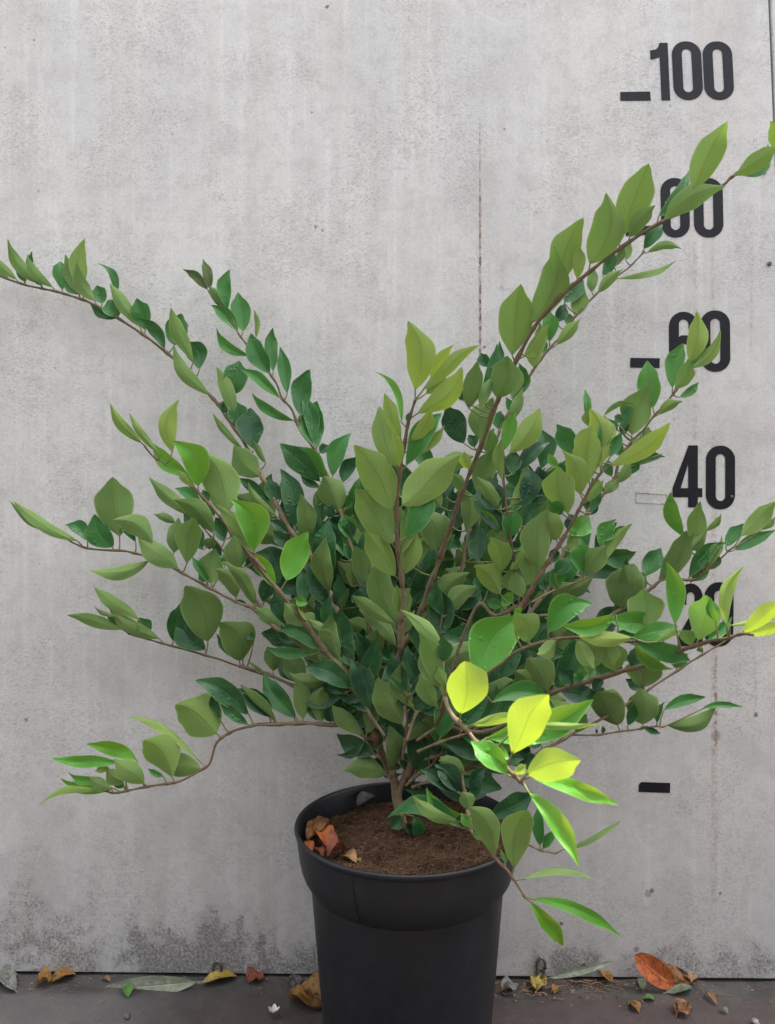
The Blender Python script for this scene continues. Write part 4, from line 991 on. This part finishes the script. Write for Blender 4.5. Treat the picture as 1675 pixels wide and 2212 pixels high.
M_RD = mat_dead('red_brown_leaf', (.12, .030, .014), (.24, .065, .025), (.05, .02, .012)); M_YE = mat_dead('yellow_leaf', (.30, .21, .035), (.40, .31, .07), (.16, .10, .03))
M_YO = mat_dead('spotted_yellow_leaf', (.22, .115, .022), (.30, .15, .03), (.07, .035, .015)); M_PG = mat_dead('pale_green_leaf', (.23, .27, .19), (.33, .36, .27), (.19, .21, .15), .1)
M_GR = mat_dead('green_leaf_dry', (.05, .14, .03), (.09, .22, .04), None); M_GG = mat_dead('grey_green_leaf', (.12, .16, .10), (.18, .23, .14), (.08, .09, .06)); M_TN = mat_dead('tan_leaf', (.22, .12, .05), (.32, .18, .075), (.12, .06, .03))
M_DK = mat_dead('dark_leaf', (.06, .05, .05), (.12, .10, .10), (.03, .025, .025)); M_GY = mat_dead('grey_leaf', (.12, .12, .11), (.20, .20, .18), (.07, .07, .06), .1)
gsoil = 'dead leaves lying on the soil'; gfl = 'leaves lying on the paving along the wall'
zs = .261
dead('H', 250, 585, 275, 425, 110, M_BR, 'brown yellowish dead leaf at the far left of the soil, leaning on the pot rim', z=zs, group=gsoil, lift=.008, crumple=.25)
dead('H', 380, 640, 300, 560, 110, M_OR, 'orange folded dead leaf lying on the left of the soil', z=zs, group=gsoil, lift=.012, curlv=.5)
dead('H', 265, 660, 220, 590, 55, M_OR, 'small orange brown dead leaf tucked against the left pot rim', z=zs, group=gsoil, lift=.004)
dead('H', 470, 680, 365, 700, 105, M_RD, 'dark red curled dead leaf at the front left of the soil', z=zs, group=gsoil, lift=.012, curlv=.6)
dead('H', 455, 715, 548, 745, 60, M_TN, 'small tan orange dead leaf beside the dark red one', z=zs, group=gsoil, lift=.006, curlv=.3)
dead('H', 330, 470, 355, 530, 60, M_BR, 'crumpled brown leaf piece behind the orange leaf on the soil', z=zs, group=gsoil, lift=.006, crumple=.4)
dead('H', 555, 370, 675, 315, 70, M_DK, 'dark grey dead leaf at the back of the soil against the rim', z=.269, group=gsoil, lift=.008)
dead('H', 940, 335, 1035, 365, 55, M_TN, 'light tan dead leaf on the soil just right of the stems', z=.275, group=gsoil, lift=.006)
dead('H', 545, 720, 572, 738, 26, M_YE, 'tiny pale yellow leaf fragment near the front of the soil', z=zs, group=gsoil, lift=.001)
dead('H', 300, 640, 345, 680, 45, M_RD, 'dark crumbled leaf piece between the orange and the red leaf', z=zs, group=gsoil, crumple=.4)

dead('S', 1005, 592, 528, 628, 105, M_PG, 'long arched pale green dried leaf on the paving left of the pot', dep=.028, group=gfl, curlv=.2, lift=.002, shape=(.8, .75))
dead('S', 650, 612, 655, 670, 48, M_GR, 'small bright green leaf lying in front of the long pale green one', z=None, group=gfl)
dead('S', 1035, 598, 1210, 562, 40, M_YE, 'slim yellow leaf beside the pale bolt left of the pot', z=None, group=gfl, lift=.006)
dead('S', 1340, 555, 1262, 595, 70, M_RD, 'dark red brown leaf at the wall foot left of the pot', z=None, group=gfl, crumple=.3)
dead('S', 262, 592, 388, 552, 50, M_YO, 'orange brown leaf on the left, close to the wall', z=None, group=gfl, lift=.006, curlv=.3)
dead('S', 190, 608, 268, 585, 55, M_YO, 'shorter orange brown leaf at the far left, overlapping its neighbour', z=None, group=gfl, lift=.006, crumple=.3)
dead('S', 1640, 730, 1480, 655, 105, M_YO, 'spotted orange yellow leaf at the left foot of the pot', z=None, group=gfl, lift=.010, curlv=.3, crumple=.25)
dead('S', 1665, 700, 1570, 660, 80, M_TN, 'tan leaf half under the pot, behind the spotted one', z=None, group=gfl, lift=.008, crumple=.3)
dead('S', -20, 600, 95, 555, 60, M_GG, 'grey green leaf at the left edge of the paving', z=None, group=gfl, lift=.006)
dead('S', 75, 640, -10, 575, 45, M_GY, 'twisted whitish dry leaf at the left edge of the paving', z=None, group=gfl, lift=.006, crumple=.5)
dead('S', 1500, 628, 1520, 570, 70, M_DK, 'dark curled leaf piece left of the pot, near the wall', z=None, group=gfl, crumple=.4)
dead('S', 1635, 605, 1640, 545, 45, M_GR, 'green leaf standing between the pot and the wall', dep=.02, group=gfl)
dead('S', 520, 575, 565, 590, 12, M_TN, 'tiny pale straw of leaf above the long pale green leaf', z=None, group=gfl)

dead('T', 1155, 612, 958, 455, 128, M_OR, 'large bright orange leaf leaning up against the wall at right', dep=.026, group=gfl, curlv=.22, lift=.004, shape=(.55, .5))
dead('T', 1242, 592, 1085, 505, 75, M_BR, 'brown crumpled leaf behind the large orange one', dep=.014, group=gfl, crumple=.35)
dead('T', 520, 572, 848, 488, 42, M_PG, 'long narrow pale green leaf along the wall right of the pot', dep=.014, group=gfl, lift=.002)
dead('T', 745, 530, 845, 605, 55, M_YO, 'tan orange dead leaf lying against the end of the narrow pale leaf', z=None, group=gfl, lift=.008, crumple=.3)
dead('T', 452, 645, 478, 575, 68, M_YE, 'yellow crumpled leaf just right of the pot', z=None, group=gfl, crumple=.4)
dead('T', 545, 650, 568, 618, 34, M_YO, 'small yellow brown leaf bit right of the yellow one', z=None, group=gfl)
dead('T', 1120, 650, 1242, 618, 62, M_GG, 'dull green leaf lying below the large orange one', z=None, group=gfl, lift=.006)
dead('T', 930, 700, 985, 745, 48, M_YO, 'small orange brown leaf out on the paving', z=None, group=gfl, crumple=.3)
dead('T', 1175, 770, 1235, 730, 50, M_BR, 'brown crumbly leaf low on the paving at right', z=None, group=gfl, crumple=.4)
dead('T', 1315, 655, 1378, 712, 34, M_TN, 'curled tan leaf, the rightmost of the paving', z=None, group=gfl, lift=.006, curlv=.5)
dead('T', 1240, 600, 1280, 580, 40, M_TN, 'pale tan curl beside the brown crumpled leaf', z=None, group=gfl, curlv=.8, lift=.004)
dead('T', 275, 635, 362, 620, 40, M_GY, 'grey dry leaf touching the right foot of the pot', z=None, group=gfl, crumple=.4)
dead('T', 1000, 680, 1060, 688, 18, M_GR, 'thin green leaf strip in the litter below the orange leaf', z=None, group=gfl)
dead('T', 1000, 640, 985, 570, 40, M_GG, 'dark green leaf tucked under the left of the orange leaf', z=None, group=gfl)
dead('T', 640, 560, 740, 545, 40, M_BR, 'brown shrivelled leaf under the narrow pale leaf', z=None, group=gfl, crumple=.6)
dead('T', 1395, 728, 1435, 755, 22, M_GG, 'tiny green brown leaf tip below the curled tan one', z=None, group=gfl)

# crumbs of leaf, grit and stalks along the wall foot
def litter():
    mb = MB(); q = random.Random(5)
    for i in range(620):
        if q.random() < .62: x = q.gauss(.235, .085)
        else: x = q.uniform(-.6, .62)
        y = -abs(q.gauss(0, .022))-.003
        z = gz(x)+.0008; r = q.uniform(.0006, .0024); a = q.random()*6.28
        if q.random() < .18:
            l = q.uniform(.006, .03); p0 = Vector((x, y, z+.001)); p1 = p0+Vector((math.cos(a)*l, -abs(math.sin(a))*l*.5, q.uniform(0, .004)))
            tube(mb, [p0, (p0+p1)*.5+Vector((0, 0, .0015)), p1], [.0005, .0006, .0003], 4, True, (0, q.random(), 0)); continue
        n = 5; k = len(mb.v); vs = [Vector((x+r*q.uniform(.5, 1.4)*math.cos(a+j*6.28/n), y+r*q.uniform(.4, 1.3)*math.sin(a+j*6.28/n), z+q.uniform(0, r*.7))) for j in range(n)]
        top = Vector((x, y, z+r*q.uniform(.3, 1.1))); vs.append(top)
        mb.add(vs, [(j, (j+1) % n, n) for j in range(n)], None, (0, q.random(), 0))
    o = mb.build('leaf_litter', M_FIB, smooth=False); tag(o, 'crumbs of dead leaf, stalks and grit scattered along the foot of the wall', 'leaf litter', kind='stuff')
litter()
def pebble(tile, x, y, r, mat, lab, name='pebble', cat='pebble'):
    a = disp(tile, x, y); p = on_z(a[0], a[1], 0)
    for _ in range(3): p = on_z(a[0], a[1], gz(p.x)+r*.6)
    bm = bmesh.new(); bmesh.ops.create_icosphere(bm, subdivisions=3, radius=r)
    for v in bm.verts: v.co *= 1+.35*noise.noise(v.co*(1.4/r)); v.co.z *= .75
    me = bpy.data.meshes.new(name); bm.to_mesh(me); bm.free(); o = link(name, me, mat); o.location = p; tag(o, lab, cat)
pebble('S', 652, 765, .0045, M_DK, 'dark pebble at the bottom edge on the reddish paving')
pebble('T', 1575, 798, .005, M_GY, 'pale pebble at the bottom right of the paving')
# white petal cluster
def petals():
    a = disp('S', 1397, 752); p = on_z(a[0], a[1], .003); root = empty('fallen_blossom', p); tag(root, 'small white blossom lying on the paving left of the pot', 'blossom')
    mw = mat_plain('white_petal', (.6, .6, .56), .6, 90, .12)
    for k in range(5):
        mb = MB(); ang = k*1.25+.3; ax = Vector((math.cos(ang), math.sin(ang)*.8, .55)).normalized(); sd = ax.cross(Vector((0, 0, 1))).normalized(); vs = []; fs = []
        for i in range(7):
            s = i/6; wv = math.sin(math.pi*min(1, s*.9+.05))*.0035
            for j in range(5): v = -1+j/2; vs.append(p+ax*(.009*s)+sd*(v*wv)+Vector((0, 0, .0015*v*v+.002*s*s)))
        for i in range(6):
            for j in range(4): fs.append((i*5+j, (i+1)*5+j, (i+1)*5+j+1, i*5+j+1))
        mb.add(vs, fs); mb.build('petal', mw, root, origin=p)
petals()
